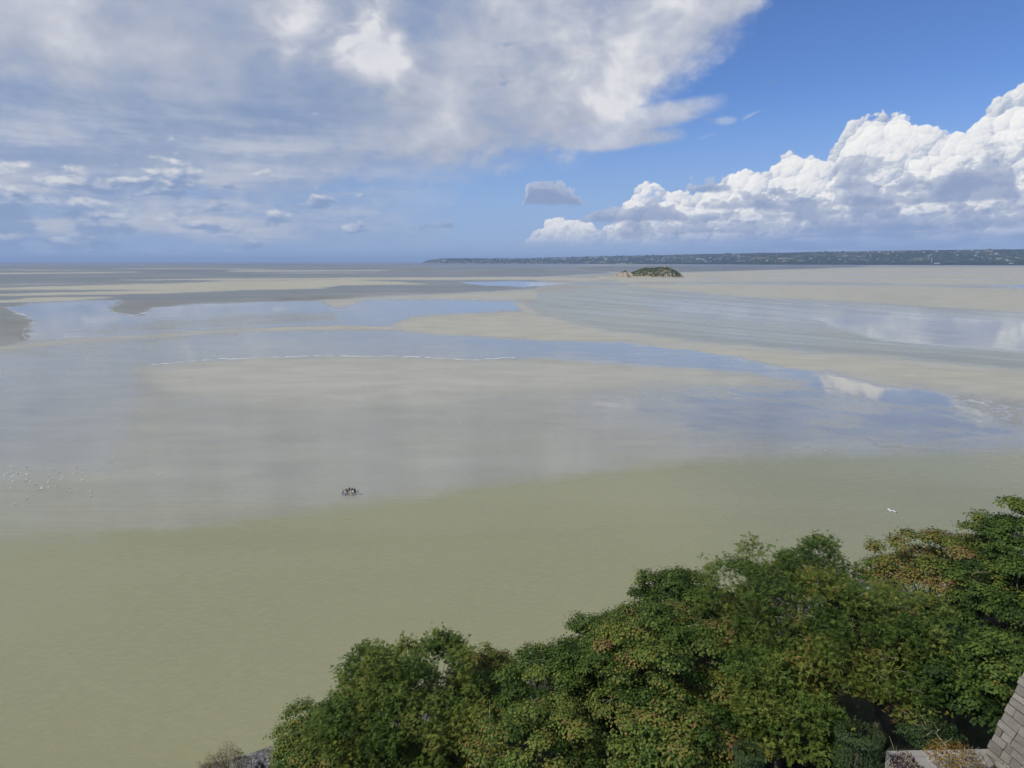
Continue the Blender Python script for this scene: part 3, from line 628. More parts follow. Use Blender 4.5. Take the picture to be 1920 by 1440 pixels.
# ------------------------------------------------------------------ rocky islet on the flats
def build_islet():
    m, N, out = material('islet_rock')
    g = N.n.new('ShaderNodeTexCoord').outputs['Object']
    n = N.noise(g, 0.09, 6, 0.65); vz = N.voro(g, 0.14, dims='3D', feature='F1').outputs[0]
    colr = N.ramp(N.mad(vz, 0.4, N.mul(n, 0.7)), [(0.25, (0.10, 0.085, 0.065)), (0.5, (0.27, 0.225, 0.165)), (0.75, (0.42, 0.37, 0.29))])
    N.l.new(principled(N, colr, 0.9, 0.2, bump(N, N.noise(g, 0.35, 5, 0.7), 0.9, 2.0)), out.inputs[0]); MAT['islet_rock'] = m
    base = ground(1212, 519.6); D = base.y; k = D / F * 1.02
    prof_u = [1146, 1152, 1160, 1168, 1173, 1178, 1184, 1192, 1200, 1212, 1226, 1238, 1248, 1256, 1264, 1271, 1276, 1280]
    prof_h = [0, 2, 6, 9, 11, 7, 7.5, 10, 13.5, 15.5, 16.2, 16.8, 16.5, 14.5, 10.5, 7, 3.5, 0]
    xs = (np.array(prof_u) - 1212) * k; hs = np.array(prof_h) * k
    def height(x, y):
        h = np.interp(x, xs, hs); half = 26 + 50 * np.clip(h / 34, 0, 1)
        t = np.clip(np.abs(y) / half, 0, 1.3)
        z = h * (1 - t ** 2.2)
        return z + (fbm(x / 14, y / 14, 41, 4) - 0.5) * 7 * (z > 0.5) - 2 * (t > 1)
    gx = np.linspace(xs[0] - 4, xs[-1] + 4, 110); gy = np.linspace(-85, 85, 60); X, Y = np.meshgrid(gx, gy); Z = height(X, Y)
    idx = np.arange(X.size).reshape(X.shape); Q = np.stack([idx[:-1, :-1], idx[:-1, 1:], idx[1:, 1:], idx[1:, :-1]], -1).reshape(-1, 4)
    root = empty('islet', base); tag(root, 'small rocky islet with green scrub standing on the tidal flats', 'islet')
    link('rock', mesh_np('islet_rock', np.stack([X, Y, Z], -1).reshape(-1, 3), Q, MAT['islet_rock'], False), root)
    # scrub
    n = 4600; x = rng.uniform(xs[3], xs[-3], n); y = rng.uniform(-80, 78, n); z = height(x, y)
    lim = 3.5 + 14 * (x < xs[6]) + 4 * fbm(x / 12, y / 12, 3, 2); kp = (z > lim) & (fbm(x / 9, y / 9, 77, 2) > 0.22); x, y, z = x[kp], y[kp], z[kp]; n = len(x)
    b8 = np.array([(1, 0, 0), (0.3, 0.95, 0.1), (-0.8, 0.6, 0), (-0.8, -0.6, 0.1), (0.3, -0.95, 0), (0.05, 0.05, 1.0)], float); tr = np.array([(i, (i + 1) % 5, 5) for i in range(5)])
    r = rng.uniform(1.4, 3.6, n); V = b8[None] * np.stack([r, r, r * rng.uniform(0.7, 1.3, n)], -1)[:, None] * rng.uniform(0.7, 1.3, (n, 6, 1)) + np.stack([x, y, z - 0.5], -1)[:, None]
    T = tr[None] + (np.arange(n) * 6)[:, None, None]
    m, N, out = material('scrub'); t = N.attr('tint')
    N.l.new(principled(N, N.ramp(t, [(0.0, (0.032, 0.050, 0.020)), (0.8, (0.048, 0.070, 0.028)), (1.0, (0.08, 0.085, 0.04))]), 0.9, 0.1), out.inputs[0])
    sc_ = link('scrub', mesh_np('scrub', V.reshape(-1, 3), T.reshape(-1, 3), m, False, None, {'tint': np.repeat(rng.uniform(0, 1, n) ** 1.5, 5)}), root); sc_['kind'] = 'stuff'
    # outcrops
    def crag(name, u, wid, hgt, zb, label, seed):
        mb = MB(); r = random.Random(seed)
        for i in range(9):
            a = r.uniform(0, 6.28); d = r.uniform(0, 0.6) * wid; s = wid * r.uniform(0.22, 0.42); h = hgt * r.uniform(0.5, 1.0) * (1 - d / wid * 0.8)
            V = []; 
            for lv, rr in ((-0.3, 1.1), (0.35, 1.0), (0.8, 0.75), (1.0, 0.35)):
                for j in range(6): t = j * math.pi / 3 + r.uniform(-.3, .3); V.append((math.cos(a) * d + math.cos(t) * s * rr * r.uniform(.8, 1.15), math.sin(a) * d * .7 + math.sin(t) * s * rr * r.uniform(.8, 1.15), h * lv * r.uniform(.92, 1.08)))
            mb.add(V, [(q * 6 + j, q * 6 + (j + 1) % 6, q * 6 + 6 + (j + 1) % 6, q * 6 + 6 + j) for q in range(3) for j in range(6)] + [tuple(range(18, 24))])
        o = link(name, mb.mesh(name, [MAT['islet_rock']], False), root); o.location = ((u - 1212) * k, -8, zb); o['label'] = label
    crag('crag', 1246, 13, 17, 35, 'bare pale rock crown on the islet summit', 4)
    crag('crag', 1171, 13, 15, 15, 'jagged rock outcrop at the low end of the islet', 9)
    crag('crag', 1157, 11, 7, 5, None or 'sunlit boulders at the tip of the islet', 12)
    crag('crag', 1199, 4, 9, 6, 'small upright rock at the foot of the scrub', 15)
build_islet()

# ------------------------------------------------------------------ hillside below the camera
TREES = [  # name, crown centre u, v, depth, half width px, leaf kind, autumn 0..1, label
    ('sycamore_tree', 605, 1405, 62, 95, 'syc', 0.50, 'brown tinged sycamore leaning out over the rocks at the water edge'),
    ('ash_tree', 778, 1355, 56, 178, 'ash2', 0.06, 'broad bright green round crowned tree beside the brown sycamore by the rocks'),
    ('sycamore_tree', 918, 1285, 63, 78, 'syc', 0.85, 'rusty brown sycamore squeezed behind the round bright green tree'),
    ('sycamore_tree', 1052, 1305, 56, 135, 'syc', 0.18, 'dark green sycamore next to the rusty brown one'),
    ('sycamore_tree', 1140, 1225, 63, 95, 'syc', 0.34, 'yellow green sycamore behind the dark green and the mottled ones'),
    ('sycamore_tree', 1245, 1265, 54, 160, 'syc', 0.50, 'tall sycamore mottled yellow and brown in the middle of the row'),
    ('sycamore_tree', 1268, 1135, 66, 85, 'syc', 0.08, 'dark leafy treetop rising behind the mottled sycamore'),
    ('sycamore_tree', 1380, 1172, 66, 75, 'syc', 0.62, 'thin straw coloured crown between the dark treetop and the big ash'),
    ('ash_tree', 1505, 1165, 56, 185, 'ash', 0.08, 'big feathery ash with pale bare twigs showing through its crown'),
    ('sycamore_tree', 1758, 1102, 64, 138, 'syc', 0.80, 'golden orange sycamore behind the big ash'),
    ('sycamore_tree', 1932, 1035, 60, 125, 'syc', 0.03, 'tall deep green tree standing above the golden sycamore'),
    ('sycamore_tree', 1912, 1150, 54, 130, 'syc', 0.02, 'dense dark sycamore under the tall deep green tree'),
    ('ash_tree', 1660, 1235, 50, 165, 'ash', 0.05, 'ash with drooping sprays above the clipped yew'),
    ('sycamore_tree', 1800, 1275, 47, 120, 'syc', 0.0, 'dark glossy sycamore beside the stone buttress'),
    ('sycamore_tree', 1010, 1425, 48, 135, 'syc', 0.25, 'low green sycamore in front of the dark and mottled ones'),
    ('sycamore_tree', 1265, 1410, 47, 125, 'syc', 0.55, 'low yellowing sycamore in front of the mottled one'),
    ('ash_tree', 1465, 1335, 49, 120, 'ash2', 0.04, 'low light green tree below the big ash'),
]
tree_info = []
for nm, u, v, dep, rx, kind, aut, lab in TREES:
    c = at(u, v, dep); Rr_ = rx * dep / F
    tree_info.append((nm, c, Rr_, kind, aut, lab, c.z - 0.80 * Rr_ - max(2.5, 0.45 * Rr_)))
ctrl = [(c.x, c.y, bz) for _, c, _, _, _, _, bz in tree_info]
for (u, v) in ((480, 1442), (560, 1420), (720, 1330), (900, 1300), (1060, 1270), (1250, 1210), (1450, 1130), (1650, 1100), (1850, 1060), (2000, 1000), (2300, 950)):
    p = ground(u, v); ctrl.append((p.x, p.y, 0.3)); d = Vector((p.x, p.y, 0)).normalized()
    for q, zz in ((10, -2.5), (25, -5), (50, -8)): ctrl.append((p.x + d.x * q - q * 0.25, p.y + d.y * q, zz))
for (u, v) in ((380, 1470), (330, 1600), (300, 1750)):
    p = ground(u, v); ctrl.append((p.x, p.y, 0.2)); ctrl.append((p.x - 10, p.y + 2, -3)); ctrl.append((p.x - 25, p.y + 5, -6))
TER_Z = at(1750, 1408, 42).z
for p in (at(1750, 1425, 40), at(1850, 1425, 40), at(1680, 1440, 40)): ctrl.append((p.x, p.y, TER_Z - 1.0))
for p in ((0, 25, 22), (20, 25, 28), (45, 22, 31), (60, 40, 34), (-15, 45, 10), (70, 60, 30), (0, 10, 26)): ctrl.append(p)
ctrl = np.array(ctrl)
def hill_z(x, y):
    x = np.asarray(x, float); y = np.asarray(y, float)
    d2 = (x[..., None] - ctrl[:, 0]) ** 2 + (y[..., None] - ctrl[:, 1]) ** 2 + 2.0
    w = d2 ** -1.6
    return (w * ctrl[:, 2]).sum(-1) / w.sum(-1)
def build_hill():
    m, N, out = material('hillside')
    g = N.n.new('ShaderNodeNewGeometry').outputs['Position']; gz = N.sep(g)[2]
    n = N.noise(g, 0.9, 6, 0.65); n2 = N.noise(g, 4.0, 4, 0.6)
    soil = N.ramp(n, [(0.3, (0.020, 0.026, 0.012)), (0.55, (0.045, 0.05, 0.022)), (0.75, (0.07, 0.06, 0.035))])
    rock = N.ramp(N.mad(n2, 0.5, N.mul(n, 0.5)), [(0.40, (0.05, 0.048, 0.045)), (0.52, (0.16, 0.155, 0.145)), (0.66, (0.36, 0.355, 0.34))])
    colr = N.mix(N.step(N.mad(n, 1.5, gz), 3.0, 1.6), soil, rock)
    N.l.new(principled(N, colr, 0.9, 0.2, bump(N, N.noise(g, 1.8, 6, 0.7), 0.9, 0.5)), out.inputs[0]); MAT['hill'] = m
    gx = np.arange(-75, 125, 1.4); gy = np.arange(4, 165, 1.4); X, Y = np.meshgrid(gx, gy); Z = hill_z(X, Y)
    Z = Z + (fbm(X / 3.2, Y / 3.2, 7, 4) - 0.5) * np.clip(Z + 1, 0, 1.6)
    idx = np.arange(X.size).reshape(X.shape); Q = np.stack([idx[:-1, :-1], idx[:-1, 1:], idx[1:, 1:], idx[1:, :-1]], -1).reshape(-1, 4)
    o = link('hillside', mesh_np('hillside', np.stack([X, Y, Z], -1).reshape(-1, 3), Q, MAT['hill'], True)); tag(o, 'shaded wooded slope dropping to the shore', kind='structure')
build_hill()

# ------------------------------------------------------------------ trees
def leaf_mat(name, stops, trans=0.28, rough=0.6):
    m, N, out = material(name); t = N.attr('tint')
    colr = N.ramp(t, stops)
    p = principled(N, colr, rough, 0.16)
    tl = N.n.new('ShaderNodeBsdfTranslucent'); N.l.new(colr, tl.inputs[0])
    mx = N.n.new('ShaderNodeMixShader'); mx.inputs[0].default_value = trans
    N.l.new(p, mx.inputs[1]); N.l.new(tl.outputs[0], mx.inputs[2]); N.l.new(mx.outputs[0], out.inputs[0]); return m
LEAF_STOPS = [(0.0, (0.024, 0.048, 0.011)), (0.30, (0.066, 0.112, 0.020)), (0.58, (0.150, 0.190, 0.036)), (0.74, (0.225, 0.180, 0.042)), (0.88, (0.235, 0.145, 0.060)), (1.0, (0.16, 0.090, 0.05))]
MAT['leaf'] = leaf_mat('tree_leaves', LEAF_STOPS)
MAT['bark'] = simple('bark', (0.105, 0.09, 0.068), 0.9, 0.35, 2.5)
MAT['twig'] = simple('pale_twig', (0.30, 0.27, 0.17), 0.9, 0.25, 3.0)
def unit(v): return v / (np.linalg.norm(v, axis=-1, keepdims=True) + 1e-9)
def kites(P, axis, normal, length, width, fold=0.0):
    """leaf faces: one kite each"""
    axis = unit(axis - normal * (axis * normal).sum(-1, keepdims=True)); side = np.cross(normal, axis)
    L_, W_ = length[:, None], width[:, None]
    a = P - axis * L_ * 0.45; b = P + side * W_ * 0.5 + axis * L_ * 0.05 + normal * W_ * fold; c = P + axis * L_ * 0.55; d = P - side * W_ * 0.5 + axis * L_ * 0.05 + normal * W_ * fold
    return np.stack([a, b, c, d], 1).reshape(-1, 3), np.arange(len(P) * 4).reshape(-1, 4)
def crown(Rx, kind, autumn, seed, squash=0.85):
    """leaf positions in tree space, crown centre at the origin; returns mesh arrays and lobe centres"""
    g = np.random.default_rng(seed)
    nl = int(np.clip(20 + Rx * 5.5, 22, 84))
    # limb ends spread apart over the crown so that gaps stay open between them
    cand = unit(g.normal(size=(nl * 6, 3))); cand[:, 2] = np.abs(cand[:, 2]) * 1.05 - 0.30; cand = unit(cand)
    pick = [0]
    dmin = np.full(len(cand), 9.0)
    for _ in range(nl - 1):
        dmin = np.minimum(dmin, np.linalg.norm(cand - cand[pick[-1]], axis=1)); pick.append(int(np.argmax(dmin * g.uniform(0.6, 1.0, len(cand)))))
    d = cand[pick]
    rad = Rx * g.uniform(0.42, 0.90, nl); LC = d * rad[:, None] * np.array([1, 1, squash])
    LR = Rx * g.uniform(0.12, 0.235, nl) * (1.25 if Rx < 5 else 1.0)
    ltint = g.uniform(0, 1, nl)
    nb = (LR ** 2 * 11).astype(int) + 8
    li = np.repeat(np.arange(nl), nb); n = len(li)
    bd = unit(g.normal(size=(n, 3))); bd[:, 2] = np.abs(bd[:, 2]) * 1.1 - 0.25; bd = unit(bd + 0.45 * d[li])
    shoot = 1 + 0.45 * (g.uniform(0, 1, n) < 0.07)
    BC = LC[li] + bd * (LR[li] * g.uniform(0.66, 1.10, n) * shoot)[:, None] * np.array([1, 1, 0.74])
    bt = g.normal(0, 0.10, n)
    # autumn colour comes in patches: whole limbs turn first
    turned = np.clip((ltint[li] - (1 - autumn)) / 0.18 + 0.5, 0, 1) * (autumn > 0.01)
    btint = 0.34 + 0.20 * g.uniform(-1, 1, nl)[li] + bt + {'ash2': 0.05}.get(kind, 0.0) - 0.12 * (autumn < 0.2) * (kind == 'syc') + g.uniform(-0.05, 0.05)
    if kind == 'syc':
        k = 26; bi = np.repeat(np.arange(n), k); m = len(bi)
        off = g.normal(size=(m, 3)) * np.array([0.30, 0.30, 0.11]); P = BC[bi] + off
        nor = unit(bd[bi] * 0.55 + np.array([0, 0, 0.75]) + off * 1.4 + g.normal(size=(m, 3)) * 0.24)
        ax = unit(off * np.array([1, 1, 0.2]) + np.array([0, 0, -0.10]) + g.normal(size=(m, 3)) * 0.12)
        ln = g.uniform(0.16, 0.26, m); V, Q = kites(P, ax, nor, ln, ln * g.uniform(0.75, 1.0, m), 0.12)
    else:
        k = 8 if kind == 'ash' else 12; si = np.repeat(np.arange(n), k); ms = len(si)
        sd_ = unit(bd[si] * 0.6 + g.normal(size=(ms, 3)) * 0.55 + np.array([0, 0, 0.12])); so = BC[si] + g.normal(size=(ms, 3)) * 0.26
        nl_ = 7; sl = g.uniform(0.30, 0.48, ms); t = np.tile(np.linspace(0.15, 1.0, nl_), ms); s2 = np.repeat(np.arange(ms), nl_); m = len(s2)
        droop = np.array([0, 0, -0.22])
        P = so[s2] + sd_[s2] * (t * sl[s2])[:, None] + droop * (t ** 2 * sl[s2])[:, None]
        up = unit(np.array([0, 0, 1.0]) + g.normal(size=(ms, 3)) * 0.45)[s2]
        side = unit(np.cross(sd_[s2], up)) * np.where(np.tile(np.arange(nl_), ms) % 2 == 0, 1, -1)[:, None]
        ax = unit(side * 0.85 + sd_[s2] * 0.55 + g.normal(size=(m, 3)) * 0.15); P = P + ax * 0.06
        nor = unit(up + g.normal(size=(m, 3)) * 0.22); ln = g.uniform(0.15, 0.22, m)
        V, Q = kites(P, ax, nor, ln, ln * (0.40 if kind == 'ash' else 0.52), 0.05); bi = si[s2]
    m = len(bi); tl = turned[bi] * (g.uniform(0, 1, m) < 0.25 + 0.5 * autumn) * g.uniform(0.15, 0.55, m)
    tint = np.clip(btint[bi] + tl + g.normal(0, 0.065, len(bi)) + (g.uniform(0, 1, len(bi)) < 0.015 + 0.13 * autumn) * g.uniform(0.1, 0.4, len(bi)) * (0.25 + autumn), 0, 1)
    return V, Q, tint, LC, LR
def make_tree(i, nm, c, Rx, kind, aut, lab, bz):
    root = empty(nm, (c.x, c.y, bz)); tag(root, lab, 'tree', 'trees on the slope')
    V, Q, tint, LC, LR = crown(Rx, kind, aut, 100 + i)
    h = c.z - bz; V = V + np.array([0, 0, h])
    o = link('crown', mesh_np('crown', V, Q, MAT['leaf'], False, None, {'tint': tint}), root)
    r = random.Random(i); mb = MB(); tr = 0.035 * Rx + 0.10
    fork = Vector((r.uniform(-.4, .4), r.uniform(-.4, .4), max(1.5, h - 0.55 * Rx)))
    mb.tube([(0, 0, -1.2), (0.05, 0, 0.5), fork * 0.55 + Vector((0.1, 0.05, 0)), fork], [tr * 1.5, tr * 1.1, tr, tr * 0.85], 9)
    for j in range(len(LC)):
        e = Vector(LC[j]) + Vector((0, 0, h)); mid = fork.lerp(e, 0.5) + Vector((r.uniform(-.3, .3), r.uniform(-.3, .3), -0.12 * (e - fork).length))
        q = fork.lerp(mid, 0.5) + Vector((0, 0, -0.05))
        w = tr * r.uniform(0.22, 0.38); mb.tube([fork - Vector((0, 0, 0.3)), q, mid, e], [w, w * 0.75, w * 0.5, w * 0.15], 5)
    link('trunk', mb.mesh('trunk', [MAT['bark']]), root)
    # bare twigs that show among the leaves
    mb = MB(); ntw = {'syc': 10, 'ash': 60, 'ash2': 16}[kind]
    for q in range(ntw):
        j = r.randrange(len(LC)); e = Vector(LC[j]) + Vector((0, 0, h)); d = Vector((r.gauss(0, 1), r.gauss(0, 1), r.uniform(-0.1, 0.9))).normalized(); lr = float(LR[j])
        p0 = e + d * lr * 0.3; p2 = e + d * lr * r.uniform(0.9, 1.25); p1 = p0.lerp(p2, 0.5) + Vector((r.gauss(0, .15), r.gauss(0, .15), r.gauss(0.1, .15)))
        mb.tube([p0, p1, p2], [0.035, 0.026, 0.012], 4, caps=False)
        for _ in range(2):
            p3 = p1 + Vector((r.gauss(0, .5), r.gauss(0, .5), r.gauss(0.05, .3))); mb.tube([p1, p1.lerp(p3, .5) + Vector((0, 0, .08)), p3], [0.02, 0.016, 0.008], 4, caps=False)
    link('twigs', mb.mesh('twigs', [MAT['twig']]), root)['kind'] = 'stuff'
for i, t in enumerate(tree_info): make_tree(i, *t)

# ------------------------------------------------------------------ shrubs, clipped yews
def shrub(nm, u, v, dep, rad, hgt, n, leaf, stops, lab, cat, seed, stems=8, tall=0.0):
    g = np.random.default_rng(seed); c = at(u, v, dep); root = empty(nm, (c.x, c.y, c.z)); tag(root, lab, cat)
    d = unit(g.normal(size=(n, 3))); d[:, 2] = np.abs(d[:, 2]); r_ = g.uniform(0.35, 1.0, n) ** 0.5
    cl = fbm(d[:, 0] * 3 + 5, d[:, 1] * 3 + d[:, 2] * 3, seed, 2); P = d * (r_ * (0.6 + 0.7 * cl))[:, None] * np.array([rad, rad, hgt])
    nor = unit(d + np.array([0, 0, 0.6]) + g.normal(size=(n, 3)) * 0.5); ln = g.uniform(0.7, 1.3, n) * leaf
    V, Q = kites(P, unit(g.normal(size=(n, 3))), nor, ln, ln * 0.65, 0.1)
    link('foliage', mesh_np('foliage', V, Q, leaf_mat(nm + '_leaves', stops), False, None, {'tint': np.clip(cl + g.normal(0, 0.15, n), 0, 1)}), root)
    mb = MB(); r = random.Random(seed)
    for s in range(stems):
        a = r.uniform(0, 6.28); q = r.uniform(0.3, 0.9); e = Vector((math.cos(a) * rad * q, math.sin(a) * rad * q, hgt * r.uniform(0.7, 1.05) + (tall * r.random())))
        mb.tube([(0, 0, -0.8), e * 0.5 + Vector((0, 0, 0.1)), e], [0.05, 0.03, 0.01], 4)
        for _ in range(3):
            p = e * r.uniform(0.5, 0.9); mb.tube([p, p + Vector((r.gauss(0, .25), r.gauss(0, .25), r.uniform(.1, .5)))], [0.015, 0.006], 4, caps=False)
    link('stems', mb.mesh('stems', [MAT['twig']]), root)
    return root
def yew(u, v, dep, wx, wy, h, lab, seed):
    g = np.random.default_rng(seed); c = at(u, v, dep); root = empty('clipped_yew', (c.x, c.y, c.z - h)); tag(root, lab, 'yew', 'clipped yews below the trees')
    n = int(9000 * wx * h / 6); a = g.uniform(0, 6.283, n); q = g.uniform(0.55, 1.0, n); hz = g.uniform(0, 1, n) ** 0.8
    sp = 0.16 * np.abs(np.sin(a * 4 + 3 * q)) * (hz > 0.86); P = np.stack([np.cos(a) * wx * q, np.sin(a) * wy * q, hz * h + sp * h * 0.5], -1)
    top = g.uniform(0, 1, n) < 0.35; spk = np.stack([np.round(P[:, 0] / 0.28), np.round(P[:, 1] / 0.28)], -1)
    dd = np.hypot(P[:, 0] - spk[:, 0] * 0.28, P[:, 1] - spk[:, 1] * 0.28); P[top, 2] = h * (0.97 + 0.10 * (vnoise(spk[top, 0] * 1.7, spk[top, 1] * 1.7, seed) - dd[top] * 3))
    out_ = np.stack([np.cos(a), np.sin(a), 0 * a + 0.2], -1); ax = unit(np.array([0, 0, 1.0]) + g.normal(size=(n, 3)) * 0.25); nor = unit(out_ + g.normal(size=(n, 3)) * 0.5 + np.where(top, 0.6, 0.0)[:, None] * np.array([0, 0, 1.0]))
    ln = g.uniform(0.08, 0.16, n); V, Q = kites(P, ax, nor, ln, ln * 0.45, 0.05)
    link('foliage', mesh_np('foliage', V, Q, leaf_mat('yew_leaves', [(0.0, (0.030, 0.055, 0.022)), (1.0, (0.090, 0.130, 0.045))]), False, None, {'tint': g.uniform(0, 1, n)}), root)
    mb = MB(); mb.tube([(0, 0, -1), (0, 0, h * 0.5), (0.02, 0, h * 0.85)], [0.16, 0.12, 0.05], 7); mb.tube([(0, 0, 0.2), (wx * .4, 0, h * .5), (wx * .5, 0, h * .8)], [0.08, 0.05, 0.02], 5); mb.tube([(0, 0, 0.2), (-wx * .4, 0, h * .5), (-wx * .5, 0, h * .8)], [0.08, 0.05, 0.02], 5)
    link('trunk', mb.mesh('trunk', [MAT['bark']]), root)
yew(1612, 1374, 39, 1.35, 1.2, 4.0, 'broad clipped yew standing at the left end of the stone terrace', 1)
yew(1404, 1408, 40, 0.95, 0.9, 3.2, 'small clipped yew below the low light green tree', 2)
BROWN = [(0.0, (0.05, 0.05, 0.022)), (0.5, (0.10, 0.085, 0.04)), (1.0, (0.22, 0.19, 0.07))]
shrub('shrub', 425, 1440, 74, 2.6, 2.0, 2600, 0.13, BROWN, 'brownish twiggy shrub on the shore left of the rocks', 'shrub', 3, 16, 1.2)
shrub('shrub', 385, 1452, 75, 1.6, 1.4, 900, 0.12, BROWN, 'sparse low shrub at the water side of the twiggy shrub', 'shrub', 4, 10, 0.8)
shrub('shrub', 1790, 1425, 39.5, 1.6, 0.8, 1500, 0.12, [(0.0, (0.06, 0.05, 0.02)), (0.45, (0.19, 0.115, 0.028)), (0.8, (0.27, 0.155, 0.03)), (1.0, (0.09, 0.10, 0.03))], 'orange leaved shrub spilling over the stone terrace', 'shrub', 5)
shrub('shrub', 1700, 1438, 39.0, 1.0, 0.6, 1300, 0.10, [(0.0, (0.03, 0.018, 0.02)), (1.0, (0.10, 0.055, 0.055))], 'dark purple leaved shrub on the terrace beside the yew', 'shrub', 6)
shrub('shrub', 1745, 1385, 44, 1.9, 1.3, 3800, 0.15, [(0.0, (0.02, 0.04, 0.014)), (1.0, (0.055, 0.09, 0.03))], 'low dark green bush behind the terrace edge', 'shrub', 7)

# ------------------------------------------------------------------ stone work
def mats_stone():
    for nm, a, b in (('granite', (0.075, 0.069, 0.058), (0.27, 0.248, 0.212)), ('paving', (0.17, 0.16, 0.145), (0.36, 0.345, 0.315))):
        m, N, out = material(nm); tcn = N.n.new('ShaderNodeTexCoord'); oi = N.n.new('ShaderNodeObjectInfo')
        n = N.noise(tcn.outputs['Object'], 3.5, 6, 0.65); n2 = N.noise(tcn.outputs['Object'], 14, 3, 0.6)
        stain = N.noise(N.n.new('ShaderNodeNewGeometry').outputs['Position'], 0.9, 5, 0.65)
        f_ = N.add(N.add(N.mul(n, 0.35), N.mul(stain, 0.35)), N.add(N.mul(n2, 0.15), N.mul(oi.outputs['Random'], 0.22)))
        colr = N.ramp(f_, [(0.25, a), (0.75, b)])
        N.l.new(principled(N, colr, 0.9, 0.2, bump(N, N.noise(tcn.outputs['Object'], 7, 5, 0.7), 0.6, 0.04)), out.inputs[0]); MAT[nm] = m
    MAT['mortar'] = simple('mortar', (0.38, 0.34, 0.27), 0.95, 0.12, 6)
mats_stone()
def box_mesh(name, lx, ly, lz, mat, bev=0.03, jit=0.0, seed=0):
    import bmesh
    bm = bmesh.new(); bmesh.ops.create_cube(bm, size=1.0); r = random.Random(seed)
    for v in bm.verts: v.co = Vector((v.co.x * lx + r.uniform(-jit, jit), v.co.y * ly + r.uniform(-jit, jit), v.co.z * lz + r.uniform(-jit, jit)))
    if bev: bmesh.ops.bevel(bm, geom=bm.edges[:], offset=bev, segments=1, affect='EDGES', profile=0.5)
    me = bpy.data.meshes.new(name); bm.to_mesh(me); bm.free(); me.materials.append(mat); return me
def build_stone():
    # battered buttress at the right: its long face looks left over the trees
    P0 = at(1857, 1397, 40.5); P1 = ground(1908, 1441, P0.z)
    e = (P1 - P0); e.z = 0; e.normalize(); n = Vector((e.y, -e.x, 0))
    if n.x > 0: n = -n
    def project(p):
        q = p - Vector((0, 0, CAM_H)); dpt = q.y * CP - q.z * SP; return 960 + F * q.x / dpt, 720 - F * (q.y * SP + q.z * CP) / dpt
    best = None
    for h in np.arange(2, 9, 0.1):
        for k in np.arange(0, 0.8, 0.02):
            u, v = project(P0 + Vector((0, 0, h)) - n * (k * h)); err = (u - 1920) ** 2 + (v - 1262) ** 2
            if best is None or err < best[0]: best = (err, h, k)
    _, h0, k = best
    upv = (Vector((0, 0, 1)) - n * k).normalized(); nrm = e.cross(upv); nrm = nrm if nrm.dot(n) > 0 else -nrm
    H, Ln = 9.0, 7.5
    root = empty('stone_buttress', P0 - Vector((0, 0, 1.5))); tag(root, 'sunlit grey granite buttress with sloping face beside the dark sycamore', 'buttress')
    M = Matrix((e, nrm, upv)).transposed()
    mb = MB(); o = Vector((0, 0, 1.5)); back = -n * 4.5
    a = o - nrm * 0.05 + upv * -1.2; b_ = a + e * Ln; c_ = b_ + upv * (H + 1.2); d_ = a + upv * (H + 1.2)
    mb.add([a, b_, c_, d_, a + back, b_ + back, c_ + back * .6, d_ + back * .6], [(0, 1, 2, 3), (5, 4, 7, 6), (4, 0, 3, 7), (1, 5, 6, 2), (3, 2, 6, 7), (4, 5, 1, 0)])
    link('core', mb.mesh('core', [MAT['mortar']], False), root)
    lens = [0.42, 0.65, 0.9, 1.2]; heights = [0.34, 0.44, 0.56]; mes = {}
    for hi, hh in enumerate(heights):
        for li, L_ in enumerate(lens):
            for vv in range(3): mes[hi, li, vv] = box_mesh('stone', L_ - 0.04, 0.22, hh - 0.04, MAT['granite'], 0.03, 0.022, hi * 31 + li * 7 + vv)
    r = random.Random(8); z = -0.9
    while z < H - 0.5:
        hi = r.randrange(3); ch = heights[hi]; x = -r.uniform(0, 0.1)
        while x < Ln - 0.4:
            li = r.choice([0, 1, 1, 2, 2, 3]); L_ = lens[li]
            if x + L_ > Ln + 0.2: break
            s = link('stone', mes[hi, li, r.randrange(3)], root)
            s.matrix_local = Matrix.Translation(o + e * (x + L_ / 2) + upv * (z + ch / 2) + nrm * r.uniform(-0.045, 0.03)) @ (M @ Matrix.Rotation(r.uniform(-0.02, 0.02), 3, 'Y')).to_4x4()
            x += L_
        z += ch
    # rubble foot along the buttress
    rb = empty('rock_pile', P0 + n * 0.5 + e * 1.0); tag(rb, 'broken stones and soil at the foot of the buttress', 'rocks')
    for q in range(12):
        s = link('rock', box_mesh('rock', r.uniform(.3, .7), r.uniform(.3, .6), r.uniform(.25, .45), MAT['granite'], 0.06, 0.09, 60 + q), rb); s.location = e * r.uniform(-.8, 3.0) + n * r.uniform(-.1, .7) + Vector((0, 0, r.uniform(-.5, -.1))); s.rotation_euler = (r.random(), r.random(), r.random() * 3)
    # terrace: paved strip behind a low edge
    A_ = at(1662, 1409, 42.0); B_ = ground(1868, 1405, A_.z); ex = (B_ - A_).normalized(); ey = Vector((ex.y, -ex.x, 0)); ey = ey if ey.y < 0 else -ey
    W = (B_ - A_).length; rt = empty('stone_terrace', A_ - Vector((0, 0, 3.0))); tag(rt, 'pale stone terrace between the clipped yew and the buttress', 'terrace')
    Mt = Matrix((ex, ey, Vector((0, 0, 1)))).transposed()
    if Mt.determinant() < 0: Mt = Matrix((ex, ey, Vector((0, 0, -1)))).transposed()
    mb = MB(); zz = Vector((0, 0, 1))
    a = zz * 0.2; pts = [a, a + ex * W, a + ex * W + ey * 6, a + ey * 6]; mb.add([p for p in pts] + [p + zz * 2.68 for p in pts], [(3, 2, 1, 0), (4, 5, 6, 7), (0, 1, 5, 4), (1, 2, 6, 5), (2, 3, 7, 6), (3, 0, 4, 7)])
